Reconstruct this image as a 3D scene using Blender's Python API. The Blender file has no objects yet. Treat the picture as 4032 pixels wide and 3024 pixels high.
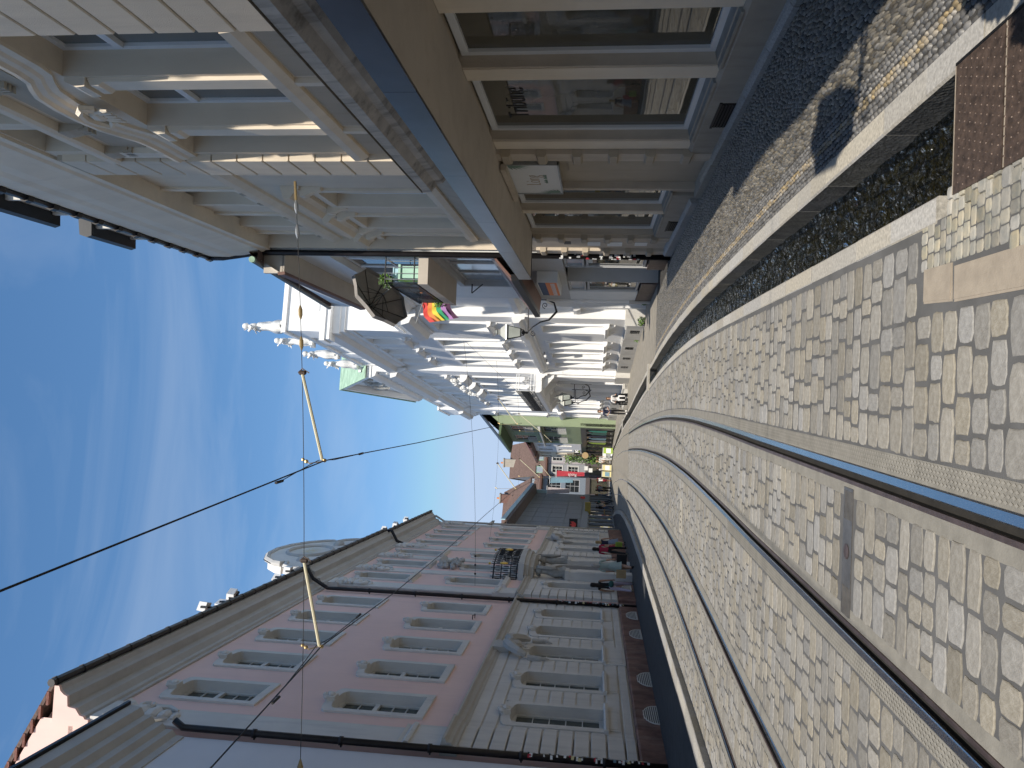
import bpy, bmesh, math, random
from mathutils import Vector, Matrix
RN = random.Random(11)
scene = bpy.context.scene
COL = scene.collection

# ------------------------------------------------------------------ camera
cam = bpy.data.objects.new('camera', bpy.data.cameras.new('camera'))
COL.objects.link(cam); scene.camera = cam
PITCH, ROLL, EYE = math.radians(6.3), 0.031, 1.6
cam.data.sensor_fit = 'HORIZONTAL'; cam.data.sensor_width = 36.0; cam.data.lens = 0.751 * 36
cam.data.clip_start = 0.05; cam.data.clip_end = 3000
_up = Vector((0, -math.sin(PITCH), math.cos(PITCH))); _rt = Vector((1, 0, 0))
_fw = Vector((0, math.cos(PITCH), math.sin(PITCH)))
_c, _s = math.cos(ROLL), math.sin(ROLL)
_X = _rt * _s - _up * _c; _Y = _rt * _c + _up * _s; _Z = -_fw       # the phone is held upright: image left is up
cam.matrix_world = Matrix(((_X.x, _Y.x, _Z.x, 0), (_X.y, _Y.y, _Z.y, 0), (_X.z, _Y.z, _Z.z, EYE), (0, 0, 0, 1)))
scene.render.resolution_x, scene.render.resolution_y = 1024, 768

# ------------------------------------------------------------------ light
SUN_EL = math.radians(50); SUN_SX = -0.078
_h = math.hypot(SUN_SX, 1)
SUN = Vector((SUN_SX / _h * math.cos(SUN_EL), -1 / _h * math.cos(SUN_EL), math.sin(SUN_EL)))
sl = bpy.data.lights.new('sun', 'SUN'); sl.energy = 4.0; sl.angle = math.radians(0.53); sl.color = (1.0, 0.92, 0.80)
so = bpy.data.objects.new('sun', sl); COL.objects.link(so); so.location = (0, -20, 60)
so.rotation_euler = SUN.to_track_quat('Z', 'Y').to_euler()
world = bpy.data.worlds.new('World'); scene.world = world; world.use_nodes = True
wn, wl = world.node_tree.nodes, world.node_tree.links
wn.clear()
w_out = wn.new('ShaderNodeOutputWorld'); w_bg = wn.new('ShaderNodeBackground'); w_sky = wn.new('ShaderNodeTexSky')
w_sky.sky_type = 'NISHITA'; w_sky.sun_disc = False; w_sky.sun_elevation = SUN_EL
w_sky.sun_rotation = math.atan2(SUN.x, SUN.y)
w_sky.altitude = 280; w_sky.air_density = 1.0; w_sky.dust_density = 0.35; w_sky.ozone_density = 1.6
w_bg.inputs['Strength'].default_value = 0.115
# thin streaks of cirrus laid over the sky, all round
w_tc = wn.new('ShaderNodeTexCoord'); w_mp = wn.new('ShaderNodeMapping')
w_mp.inputs['Rotation'].default_value = (0.35, 0.5, 0.9); w_mp.inputs['Scale'].default_value = (1.0, 3.6, 7.0)
w_no = wn.new('ShaderNodeTexNoise'); w_no.inputs['Scale'].default_value = 1.5; w_no.inputs['Detail'].default_value = 7
w_no.inputs['Roughness'].default_value = 0.55; w_no.inputs['Distortion'].default_value = 0.6
w_rp = wn.new('ShaderNodeValToRGB'); w_rp.color_ramp.elements[0].position = 0.48; w_rp.color_ramp.elements[1].position = 0.92
w_rp.color_ramp.elements[1].color = (0.36, 0.36, 0.36, 1)
w_mx = wn.new('ShaderNodeMix'); w_mx.data_type = 'RGBA'
w_mx.inputs[7].default_value = (4.2, 4.8, 5.6, 1)
w_gm = wn.new('ShaderNodeGamma'); w_gm.inputs['Gamma'].default_value = 0.82
w_hs = wn.new('ShaderNodeHueSaturation'); w_hs.inputs['Saturation'].default_value = 1.32; w_hs.inputs['Value'].default_value = 1.38
wl.new(w_tc.outputs['Generated'], w_mp.inputs['Vector']); wl.new(w_mp.outputs['Vector'], w_no.inputs['Vector'])
wl.new(w_no.outputs['Fac'], w_rp.inputs['Fac']); wl.new(w_rp.outputs['Color'], w_mx.inputs[0])
w_mn = wn.new('ShaderNodeVectorMath'); w_mn.operation = 'MINIMUM'; w_mn.inputs[1].default_value = (3.3, 4.1, 5.4)   # keeps the horizon from burning out
wl.new(w_sky.outputs['Color'], w_mn.inputs[0]); wl.new(w_mn.outputs[0], w_gm.inputs['Color']); wl.new(w_gm.outputs['Color'], w_hs.inputs['Color']); wl.new(w_hs.outputs['Color'], w_mx.inputs[6])
wl.new(w_mx.outputs[2], w_bg.inputs['Color']); wl.new(w_bg.outputs['Background'], w_out.inputs['Surface'])
scene.view_settings.view_transform = 'Standard'; scene.view_settings.look = 'None'
scene.view_settings.exposure = 0.47; scene.view_settings.gamma = 1.0
scene.view_settings.use_curve_mapping = False
scene.render.engine = 'CYCLES'
scene.cycles.max_bounces = 6; scene.cycles.diffuse_bounces = 3; scene.cycles.glossy_bounces = 3
scene.cycles.transparent_max_bounces = 6
scene.cycles.use_adaptive_sampling = True; scene.cycles.adaptive_threshold = 0.02
world.cycles.sampling_method = 'MANUAL'; world.cycles.sample_map_resolution = 256

# ------------------------------------------------------------------ materials
MAT = {}
def mat(name, col, rough=0.8, var=0.10, scale=1.3, bump=0.12, bs=55, metal=0.0, island=0.0, col2=None, streak=0.0, spec=0.4, bdist=0.01, dirt=None):
    m = bpy.data.materials.new(name); m.use_nodes = True; MAT[name] = m
    n, l = m.node_tree.nodes, m.node_tree.links
    b = n['Principled BSDF']; b.inputs['Roughness'].default_value = rough; b.inputs['Metallic'].default_value = metal
    b.inputs['Specular IOR Level'].default_value = spec
    tc = n.new('ShaderNodeTexCoord')
    no = n.new('ShaderNodeTexNoise'); no.inputs['Scale'].default_value = scale; no.inputs['Detail'].default_value = 3
    no.inputs['Roughness'].default_value = 0.62
    l.new(tc.outputs['Object'], no.inputs['Vector'])
    rp = n.new('ShaderNodeMapRange'); rp.inputs['From Min'].default_value = 0.3; rp.inputs['From Max'].default_value = 0.7
    l.new(no.outputs['Fac'], rp.inputs['Value'])
    mx = n.new('ShaderNodeMix'); mx.data_type = 'RGBA'
    a = [c * (1 - var) for c in col]; d = [min(1, c * (1 + var)) for c in (col2 or col)]
    mx.inputs[6].default_value = (*a, 1); mx.inputs[7].default_value = (*d, 1)
    l.new(rp.outputs['Result'], mx.inputs[0]); out = mx.outputs[2]
    if dirt:                                   # soft runs of dirt drawn down the wall
        mp = n.new('ShaderNodeMapping'); mp.inputs['Scale'].default_value = (2.2, 2.2, 0.35)
        n2 = n.new('ShaderNodeTexNoise'); n2.inputs['Scale'].default_value = 1.6; n2.inputs['Detail'].default_value = 4
        n2.inputs['Roughness'].default_value = 0.7
        l.new(tc.outputs['Object'], mp.inputs['Vector']); l.new(mp.outputs['Vector'], n2.inputs['Vector'])
        r2 = n.new('ShaderNodeMapRange'); r2.inputs['From Min'].default_value = 0.5; r2.inputs['From Max'].default_value = 0.8
        r2.inputs['To Max'].default_value = dirt[1]
        l.new(n2.outputs['Fac'], r2.inputs['Value'])
        m2 = n.new('ShaderNodeMix'); m2.data_type = 'RGBA'; m2.inputs[7].default_value = (*dirt[0], 1)
        l.new(r2.outputs['Result'], m2.inputs[0]); l.new(out, m2.inputs[6]); out = m2.outputs[2]
    if island:
        g = n.new('ShaderNodeNewGeometry'); oi = n.new('ShaderNodeObjectInfo')
        ad = n.new('ShaderNodeMath'); ad.operation = 'ADD'; l.new(g.outputs['Random Per Island'], ad.inputs[0]); l.new(oi.outputs['Random'], ad.inputs[1])
        fr = n.new('ShaderNodeMath'); fr.operation = 'FRACT'; l.new(ad.outputs[0], fr.inputs[0])
        h = n.new('ShaderNodeHueSaturation')
        mr = n.new('ShaderNodeMapRange'); mr.inputs['To Min'].default_value = 1 - island; mr.inputs['To Max'].default_value = 1 + island
        l.new(fr.outputs[0], mr.inputs['Value']); l.new(mr.outputs['Result'], h.inputs['Value'])
        wn2 = n.new('ShaderNodeTexWhiteNoise'); wn2.noise_dimensions = '1D'; l.new(fr.outputs[0], wn2.inputs['W'])
        ms = n.new('ShaderNodeMapRange'); ms.inputs['To Min'].default_value = 0.35; ms.inputs['To Max'].default_value = 1.5
        l.new(wn2.outputs['Value'], ms.inputs['Value']); l.new(ms.outputs['Result'], h.inputs['Saturation'])
        l.new(out, h.inputs['Color']); out = h.outputs['Color']
    l.new(out, b.inputs['Base Color'])
    if bump:
        n3 = n.new('ShaderNodeTexNoise'); n3.inputs['Scale'].default_value = bs; n3.inputs['Detail'].default_value = 2
        l.new(tc.outputs['Object'], n3.inputs['Vector'])
        bp = n.new('ShaderNodeBump'); bp.inputs['Strength'].default_value = bump; bp.inputs['Distance'].default_value = bdist
        l.new(n3.outputs['Fac'], bp.inputs['Height']); l.new(bp.outputs['Normal'], b.inputs['Normal'])
    return m

def glassmat(name, col, rough=0.02, wob=0.02, spec=0.5):
    m = mat(name, col, rough, 0.25, 0.6, wob, 1.1, spec=spec, bdist=0.05)
    m.node_tree.nodes['Principled BSDF'].inputs['IOR'].default_value = 1.52
    return m

mat('sett', (0.258, 0.24, 0.206), 0.62, 0.22, 26, 0.6, 120, island=0.20, col2=(0.25, 0.238, 0.213), bdist=0.004)
mat('mortar', (0.105, 0.105, 0.105), 0.8, 0.22, 3, 0.4, 150, bdist=0.003)
mat('granite', (0.38, 0.36, 0.32), 0.7, 0.26, 45, 0.5, 140, island=0.12, bdist=0.004)
mat('granite_wet', (0.12, 0.115, 0.10), 0.6, 0.4, 9, 1.0, 40, island=0.15, bdist=0.02)
mat('slab', (0.33, 0.285, 0.23), 0.7, 0.12, 10, 0.5, 140, bdist=0.004)
mat('pebble', (0.088, 0.08, 0.068), 0.36, 0.2, 20, 0.3, 90, island=0.5, col2=(0.15, 0.138, 0.115), bdist=0.004)
mat('pebble_gold', (0.25, 0.21, 0.15), 0.5, 0.15, 20, 0.3, 90, island=0.3, bdist=0.004)
mat('pebble_grey', (0.135, 0.132, 0.128), 0.45, 0.15, 20, 0.3, 90, island=0.4, bdist=0.004)
mat('pebble_bed', (0.04, 0.038, 0.035), 0.9, 0.3, 12, 0.8, 60, bdist=0.01)
mat('asphalt', (0.045, 0.047, 0.05), 0.8, 0.25, 4, 0.7, 70, bdist=0.008)
mat('far_sett', (0.25, 0.23, 0.195), 0.75, 0.2, 3.5, 0.3, 30)
mat('small_sett', (0.27, 0.275, 0.25), 0.6, 0.15, 14, 0.5, 90, island=0.3, col2=(0.33, 0.30, 0.24), bdist=0.004)
mat('concrete', (0.22, 0.21, 0.185), 0.8, 0.16, 7, 0.5, 90, bdist=0.004)
mat('earth', (0.14, 0.13, 0.11), 0.95, 0.2, 0.2, 0.2, 5)
mat('rail_head', (0.50, 0.50, 0.50), 0.24, 0.06, 2, 0.03, 30, metal=1.0)
mat('rail_side', (0.10, 0.075, 0.07), 0.5, 0.3, 8, 0.3, 60, metal=0.4)
mat('groove', (0.02, 0.018, 0.015), 0.9, 0.3, 8, 0)
mat('rust', (0.075, 0.056, 0.048), 0.5, 0.3, 22, 0.4, 60, metal=0.35, col2=(0.105, 0.075, 0.06))
mat('tread', (0.275, 0.262, 0.232), 0.8, 0.1, 7, 0.2, 90)
mat('drain_iron', (0.14, 0.135, 0.13), 0.45, 0.2, 9, 0.2, 60, metal=0.5)
mat('iron', (0.016, 0.017, 0.02), 0.45, 0.2, 5, 0.1, 40, metal=0.3)
mat('pipe', (0.022, 0.02, 0.022), 0.4, 0.2, 3, 0.05, 30, metal=0.2)
mat('cable', (0.012, 0.012, 0.014), 0.6, 0, 1, 0)
mat('brass', (0.45, 0.33, 0.16), 0.4, 0.1, 3, 0, metal=0.6)
mat('cream', (0.62, 0.57, 0.40), 0.5, 0.05, 5, 0)
mat('galv', (0.42, 0.44, 0.45), 0.35, 0.15, 8, 0.05, 40, metal=0.7)
mat('white_paint', (0.78, 0.79, 0.79), 0.45, 0.03, 2, 0.02, 30)
mat('offwhite', (0.62, 0.60, 0.55), 0.5, 0.05, 2, 0.02, 30)
# left hand side
mat('pink', (0.86, 0.615, 0.545), 0.85, 0.045, 0.5, 0.18, 90, dirt=((0.72, 0.51, 0.46), 0.5))
mat('grey_stone', (0.68, 0.66, 0.62), 0.8, 0.07, 0.9, 0.2, 60, dirt=((0.42, 0.41, 0.40), 0.5))
mat('cornice_grey', (0.50, 0.49, 0.465), 0.8, 0.06, 1, 0.15, 60, dirt=((0.38, 0.36, 0.33), 0.45))
mat('red_stone', (0.175, 0.085, 0.065), 0.75, 0.3, 2.5, 0.5, 30, col2=(0.22, 0.12, 0.095), dirt=((0.30, 0.25, 0.23), 0.55))
mat('blue_white', (0.70, 0.72, 0.76), 0.85, 0.04, 0.5, 0.15, 80)
mat('win_frame', (0.66, 0.655, 0.62), 0.5, 0.04, 3, 0)
glassmat('glass_green', (0.055, 0.075, 0.068))
glassmat('glass_sky', (0.34, 0.40, 0.45), 0.12)
glassmat('glass_room', (0.17, 0.18, 0.172))
glassmat('glass_dark', (0.022, 0.026, 0.03))
mat('grille_white', (0.72, 0.70, 0.64), 0.6, 0.05, 3, 0)
mat('gilt', (0.75, 0.50, 0.10), 0.35, 0.1, 5, 0, metal=0.8)
mat('copper', (0.27, 0.41, 0.30), 0.7, 0.15, 2, 0.1, 20, col2=(0.34, 0.48, 0.36))
mat('tile_roof', (0.13, 0.085, 0.07), 0.8, 0.25, 5, 0.6, 14, bdist=0.05)
mat('tile_red', (0.20, 0.085, 0.065), 0.8, 0.25, 5, 0.6, 14, bdist=0.05)
mat('slate', (0.03, 0.032, 0.036), 0.5, 0.2, 3, 0.1, 20)
# right hand side
mat('beige', (0.70, 0.605, 0.475), 0.88, 0.05, 0.8, 0.3, 80, dirt=((0.45, 0.37, 0.29), 0.4))
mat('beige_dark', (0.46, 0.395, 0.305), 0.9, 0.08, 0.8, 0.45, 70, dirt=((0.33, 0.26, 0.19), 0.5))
mat('beige_light', (0.76, 0.67, 0.54), 0.85, 0.06, 1.2, 0.2, 70, dirt=((0.50, 0.42, 0.34), 0.35))
mat('sandstone', (0.56, 0.485, 0.39), 0.85, 0.1, 1.6, 0.35, 50, dirt=((0.33, 0.27, 0.20), 0.5))
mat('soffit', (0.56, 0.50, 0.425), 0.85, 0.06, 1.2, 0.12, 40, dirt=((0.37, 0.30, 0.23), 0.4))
mat('ledge', (0.58, 0.52, 0.44), 0.9, 0.15, 3, 0.6, 30, dirt=((0.10, 0.085, 0.065), 0.95))
mat('lichen', (0.33, 0.28, 0.21), 0.95, 0.5, 12, 1.0, 30, col2=(0.15, 0.13, 0.10), bdist=0.02)
mat('fascia', (0.075, 0.085, 0.105), 0.28, 0.25, 1.2, 0.06, 5, metal=0.75)
mat('plinth_grey', (0.40, 0.36, 0.30), 0.85, 0.1, 2, 0.3, 50, dirt=((0.24, 0.21, 0.17), 0.5))
mat('sill_metal', (0.30, 0.31, 0.30), 0.45, 0.15, 4, 0.05, 30, metal=0.4)
glassmat('shop_glass', (0.085, 0.08, 0.06), spec=0.75)
mat('palace', (0.83, 0.83, 0.82), 0.8, 0.025, 0.6, 0.1, 70, dirt=((0.66, 0.66, 0.65), 0.35))
mat('palace_base', (0.55, 0.54, 0.51), 0.85, 0.1, 1.2, 0.25, 50, dirt=((0.42, 0.36, 0.30), 0.5))
mat('palace_pane', (0.72, 0.72, 0.69), 0.35, 0.04, 1, 0)
mat('statue', (0.74, 0.735, 0.71), 0.85, 0.12, 5, 0.35, 30, dirt=((0.40, 0.39, 0.36), 0.6))
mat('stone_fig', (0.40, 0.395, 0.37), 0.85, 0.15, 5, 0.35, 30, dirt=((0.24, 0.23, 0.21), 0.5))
mat('shop_grey', (0.46, 0.465, 0.465), 0.6, 0.05, 2, 0.05, 40)
mat('shop_white', (0.72, 0.74, 0.74), 0.6, 0.04, 2, 0.05, 40)
mat('brown_trim', (0.17, 0.09, 0.07), 0.6, 0.15, 3, 0.1, 30)
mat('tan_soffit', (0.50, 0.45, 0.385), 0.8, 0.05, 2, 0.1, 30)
mat('green_wall', (0.27, 0.33, 0.21), 0.85, 0.05, 0.6, 0.1, 40)
mat('green_dark', (0.10, 0.15, 0.075), 0.8, 0.08, 0.6, 0.1, 40)
mat('black_shop', (0.015, 0.016, 0.018), 0.35, 0.2, 2, 0)
# loose things
mat('grey_fabric', (0.27, 0.25, 0.23), 0.9, 0.12, 3, 0.15, 120)
mat('mint', (0.42, 0.66, 0.54), 0.5, 0.04, 3, 0)
mat('sky_plastic', (0.42, 0.62, 0.72), 0.5, 0.04, 3, 0)
mat('terracotta', (0.62, 0.25, 0.11), 0.75, 0.08, 4, 0.1, 40)
mat('leaf', (0.07, 0.14, 0.035), 0.6, 0.3, 8, 0, col2=(0.12, 0.2, 0.05), island=0.35)
mat('orange', (0.80, 0.23, 0.05), 0.55, 0.03, 2, 0)
mat('sign_white', (0.74, 0.75, 0.74), 0.5, 0.02, 2, 0)
mat('ink', (0.012, 0.012, 0.014), 0.5, 0, 1, 0)
mat('gold_ink', (0.46, 0.34, 0.22), 0.5, 0, 1, 0)
mat('leaf_ink', (0.20, 0.30, 0.24), 0.6, 0.1, 5, 0)
for nm, c in (('f_red', (0.80, 0.10, 0.09)), ('f_orange', (0.90, 0.33, 0.10)), ('f_yellow', (0.92, 0.74, 0.10)), ('f_green', (0.06, 0.42, 0.20)), ('f_violet', (0.48, 0.25, 0.55)), ('f_dark', (0.10, 0.04, 0.09)),
              ('s_red', (0.42, 0.04, 0.06)), ('s_yellow', (0.62, 0.56, 0.30)), ('s_blue', (0.16, 0.28, 0.36)), ('s_lime', (0.30, 0.42, 0.06)), ('s_teal', (0.05, 0.25, 0.20)), ('s_mustard', (0.32, 0.22, 0.04)), ('s_grey', (0.28, 0.29, 0.30)),
              ('c_black', (0.012, 0.012, 0.014)), ('c_navy', (0.02, 0.025, 0.06)), ('c_red', (0.42, 0.03, 0.07)), ('c_mint', (0.36, 0.44, 0.41)), ('c_lilac', (0.55, 0.47, 0.58)), ('c_white', (0.75, 0.74, 0.74)), ('c_bluegrey', (0.22, 0.26, 0.33)), ('c_khaki', (0.33, 0.29, 0.22)), ('c_teal', (0.04, 0.12, 0.11)), ('c_jeans', (0.08, 0.11, 0.18)),
              ('skin', (0.52, 0.32, 0.23)), ('skin2', (0.40, 0.23, 0.15)), ('h_dark', (0.018, 0.013, 0.011)), ('h_brown', (0.09, 0.05, 0.025)), ('h_grey', (0.42, 0.40, 0.37)), ('h_blond', (0.36, 0.25, 0.12)), ('kraft', (0.42, 0.30, 0.16)), ('lav_wall', (0.40, 0.36, 0.37)), ('grey_wall', (0.30, 0.30, 0.31)), ('dark_wall', (0.12, 0.10, 0.10)), ('steel_wall', (0.22, 0.255, 0.30)), ('panel_wall', (0.20, 0.23, 0.27)), ('cream_wall', (0.60, 0.53, 0.42))):
    mat(nm, c, 0.75, 0.1, 6, 0.08, 60)
# ------------------------------------------------------------------ helpers
def tag(o, label=None, cat=None, group=None, kind=None):
    if label: o['label'] = label
    if cat: o['category'] = cat
    if group: o['group'] = group
    if kind: o['kind'] = kind
    return o
def link(name, data, parent=None, loc=None):
    o = bpy.data.objects.new(name, data); COL.objects.link(o)
    if parent: o.parent = parent
    if loc: o.location = loc
    return o
def empty(name, loc=(0, 0, 0), rz=0.0, label=None, cat=None, group=None):
    o = link(name, None); o.location = loc; o.rotation_euler = (0, 0, rz); o.empty_display_size = 0.2
    return tag(o, label, cat, group)

class MB:
    """collects faces; sg=-1 mirrors the outward axis (left side of the street)"""
    def __init__(s, sg=1): s.v = []; s.f = []; s.sg = sg; s.m = []; s.cur = 0
    def p(s, x, y, z): s.v.append((x, y * s.sg, z)); return len(s.v) - 1
    def face(s, ids): s.f.append(tuple(ids)); s.m.append(s.cur)
    def poly(s, pts): s.face([s.p(*q) for q in pts])
    def box(s, x0, x1, y0, y1, z0, z1):
        i = [s.p(x, y, z) for z in (z0, z1) for y in (y0, y1) for x in (x0, x1)]
        for q in ((0, 1, 3, 2), (4, 6, 7, 5), (0, 4, 5, 1), (2, 3, 7, 6), (0, 2, 6, 4), (1, 5, 7, 3)): s.face([i[k] for k in q])
        return s
    def prism(s, pts, y0, y1):                       # outline in (x,z) pushed from y0 to y1
        a = [s.p(x, y0, z) for x, z in pts]; b = [s.p(x, y1, z) for x, z in pts]; n = len(pts)
        s.face(a[::-1]); s.face(b)
        for i in range(n): s.face((a[i], a[(i + 1) % n], b[(i + 1) % n], b[i]))
        return s
    def prof(s, pts, x0, x1, close=True):            # outline in (y,z) run along x
        a = [s.p(x0, y, z) for y, z in pts]; b = [s.p(x1, y, z) for y, z in pts]; n = len(pts)
        if close: s.face(a[::-1]); s.face(b)
        for i in range(n if close else n - 1): s.face((a[i], b[i], b[(i + 1) % n], a[(i + 1) % n]))
        return s
    def slab(s, pts, z0, z1):                        # outline in (x,y) from z0 to z1
        a = [s.p(x, y, z0) for x, y in pts]; b = [s.p(x, y, z1) for x, y in pts]; n = len(pts)
        s.face(a[::-1]); s.face(b)
        for i in range(n): s.face((a[i], a[(i + 1) % n], b[(i + 1) % n], b[i]))
        return s
    def tube(s, pts, r, n=6, cap=True):
        pts = [Vector(q) for q in pts]; rings = []
        rs = r if isinstance(r, (list, tuple)) else [r] * len(pts)
        u = None
        for i, q in enumerate(pts):
            t = (pts[min(i + 1, len(pts) - 1)] - pts[max(i - 1, 0)])
            t = t.normalized() if t.length > 1e-9 else Vector((0, 0, 1))
            if u is None: u = t.orthogonal().normalized()
            else:
                u = u - t * u.dot(t); u = u.normalized() if u.length > 1e-6 else t.orthogonal().normalized()
            w = t.cross(u)
            rings.append([s.p(*(q + (u * math.cos(k * 2 * math.pi / n) + w * math.sin(k * 2 * math.pi / n)) * rs[i])) for k in range(n)])
        for a, b in zip(rings, rings[1:]):
            for k in range(n): s.face((a[k], a[(k + 1) % n], b[(k + 1) % n], b[k]))
        if cap: s.face(rings[0][::-1]); s.face(rings[-1])
        return s
    def lathe(s, prof, c=(0, 0, 0), n=10, sx=1, sy=1, ph=0.0):
        rings = [[s.p(c[0] + r * sx * math.cos(k * 2 * math.pi / n + ph), c[1] + r * sy * math.sin(k * 2 * math.pi / n + ph), c[2] + z) for k in range(n)] for r, z in prof]
        for a, b in zip(rings, rings[1:]):
            for k in range(n): s.face((a[k], a[(k + 1) % n], b[(k + 1) % n], b[k]))
        s.face(rings[0][::-1]); s.face(rings[-1])
        return s
    def ball(s, c, r, n=8, m=5, sx=1, sy=1, sz=1, jit=0):
        pr = [(max(0.02, math.sin(math.pi * i / m)) * r, -math.cos(math.pi * i / m) * r * sz) for i in range(m + 1)]
        return s.lathe(pr, c, n, sx, sy)
    def data(s, name, mats, smooth=False):
        me = bpy.data.meshes.new(name); me.from_pydata(s.v, [], s.f)
        for q in (mats if isinstance(mats, (list, tuple)) else [mats]): me.materials.append(MAT[q])
        if any(s.m): me.polygons.foreach_set('material_index', s.m)
        if smooth: me.polygons.foreach_set('use_smooth', [True] * len(me.polygons))
        me.update(); return me
    def build(s, name, mats, parent=None, loc=None, smooth=False):
        return link(name, s.data(name, mats, smooth), parent, loc)

def top(mb, name, mats, label, cat, group=None, smooth=False, loc=None):
    return tag(mb.build(name, mats, None, loc, smooth), label, cat, group)
def copy_tree(o, parent=None):
    c = o.copy(); COL.objects.link(c); c.parent = parent
    for ch in list(o.children): copy_tree(ch, c)
    return c

def cat_rom(tab):
    xs = [a for a, b in tab]; ys = [b for a, b in tab]
    def f(x):
        if x <= xs[0]: return ys[0]
        if x >= xs[-1]: return ys[-1] + (x - xs[-1]) * (ys[-1] - ys[-2]) / (xs[-1] - xs[-2])
        i = max(k for k in range(len(xs) - 1) if xs[k] <= x)
        def sl(k):
            k0, k1 = max(0, k - 1), min(len(xs) - 1, k + 1); return (ys[k1] - ys[k0]) / (xs[k1] - xs[k0])
        h = xs[i + 1] - xs[i]; t = (x - xs[i]) / h
        return (2*t**3 - 3*t*t + 1)*ys[i] + (t**3 - 2*t*t + t)*h*sl(i) + (3*t*t - 2*t**3)*ys[i+1] + (t**3 - t*t)*h*sl(i+1)
    return f
# lie of the street
def G(y): return -0.01 * min(max(0.0, y - 8.0), 37.0)
Q = cat_rom([(-40, 0), (0, 0), (8, 0), (11, .005), (14.5, .05), (19, .21), (23.75, .48), (31.7, 1.03), (44.4, 2.07), (60.4, 3.6), (87, 7.2), (110, 12.5), (140, 22)])
KL = cat_rom([(-40, -4.7), (0, -4.75), (8, -4.8), (11.2, -4.89), (14.1, -5.06), (17.7, -5.27), (25.9, -5.78), (36, -6.6), (43, -7.3), (55, -8.7), (73, -12.0), (95, -18), (130, -30)])
RAILX = [lambda y: -.48 - Q(y), lambda y: -1.50 - Q(y), lambda y: -3.06 - 1.15 * Q(y), lambda y: -4.09 - 1.17 * Q(y)]
def ST(y): return 1.25 * Q(y)                         # stream runs a little straighter than the rails
def frange(a, b, st):
    n = max(1, int(round((b - a) / st))); return [a + (b - a) * i / n for i in range(n + 1)]
def strip(mb, fa, fb, ys, dz0=0.0, dz1=None):          # sheet between two lines that follow the street
    dz1 = dz0 if dz1 is None else dz1
    pr = None
    for y in ys:
        c = (mb.p(fa(y), y, G(y) + dz0), mb.p(fb(y), y, G(y) + dz1))
        if pr: mb.face((pr[0], pr[1], c[1], c[0]))
        pr = c
    return mb
def text_mesh(txt, size=1.0, ext=0.002, align='CENTER', shear=0.0, bold=0.0, spacing=1.0):
    cu = bpy.data.curves.new('lettering', 'FONT'); cu.body = txt; cu.size = size; cu.extrude = ext; cu.align_x = align; cu.shear = shear
    cu.resolution_u = 3; cu.offset = bold; cu.space_character = spacing
    ob = bpy.data.objects.new('lettering', cu)
    me = bpy.data.meshes.new_from_object(ob); bpy.data.objects.remove(ob); bpy.data.curves.remove(cu)
    return me
def lettering(txt, material, parent, mw, size=1.0, **k):
    me = text_mesh(txt, size, **k); me.materials.clear(); me.materials.append(MAT[material])
    o = link('lettering', me, parent); o.matrix_local = mw; return o

# ------------------------------------------------------------------ facade pieces
def wall_mesh(mb, s0, s1, z0, z1, holes, o=0.0, deep=0.25):
    xs = sorted({s0, s1} | {h[0] for h in holes} | {h[1] for h in holes}); zs = sorted({z0, z1} | {h[2] for h in holes} | {h[3] for h in holes})
    xs = [x for x in xs if s0 <= x <= s1]; zs = [z for z in zs if z0 <= z <= z1]
    for a, b in zip(xs, xs[1:]):
        run = None
        for c, d in zip(zs, zs[1:]):
            mx, mz = (a + b) / 2, (c + d) / 2
            if any(h[0] < mx < h[1] and h[2] < mz < h[3] for h in holes):
                if run: mb.poly([(a, o, run[0]), (b, o, run[0]), (b, o, run[1]), (a, o, run[1])]); run = None
            else: run = (run[0], d) if run else (c, d)
        if run: mb.poly([(a, o, run[0]), (b, o, run[0]), (b, o, run[1]), (a, o, run[1])])
    for h in holes:
        a, b, c, d = h[:4]; e = o - (h[4] if len(h) > 4 else deep)
        mb.poly([(a, o, c), (a, e, c), (a, e, d), (a, o, d)]); mb.poly([(b, o, c), (b, e, c), (b, e, d), (b, o, d)])
        mb.poly([(a, o, c), (b, o, c), (b, e, c), (a, e, c)]); mb.poly([(a, o, d), (b, o, d), (b, e, d), (a, e, d)])
    return mb
def arch(s0, s1, zs, rise, n=8):
    c = (s0 + s1) / 2; w = (s1 - s0) / 2
    return [(c - w * math.cos(math.pi * i / n), zs + rise * math.sin(math.pi * i / n) ** 0.8) for i in range(n + 1)]
def surround(mb, s0, s1, z0, z1, rise, fw, back, front, fwb=None, closed=True):
    """moulded frame round an opening: inner outline with an arched head, outer outline set out by fw"""
    fwb = fw if fwb is None else fwb
    inn = [(s0, z0)] + arch(s0, s1, z1 - rise, rise) + [(s1, z0)]
    out = [(s0 - fw, z0 - fwb)] + [(x + (x - (s0 + s1) / 2) / ((s1 - s0) / 2) * fw, z + fw) for x, z in arch(s0, s1, z1 - rise, rise)] + [(s1 + fw, z0 - fwb)]
    n = len(inn); m = n if closed else n - 1
    fi = [mb.p(x, front, z) for x, z in inn]; fo = [mb.p(x, front, z) for x, z in out]
    bi = [mb.p(x, back, z) for x, z in inn]; bo = [mb.p(x, front - 0.14, z) for x, z in out]
    for i in range(m):
        j = (i + 1) % n
        mb.face((fi[i], fi[j], fo[j], fo[i])); mb.face((fi[i], bi[i], bi[j], fi[j])); mb.face((fo[i], fo[j], bo[j], bo[i]))
    return mb
WCACHE = {}
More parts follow.
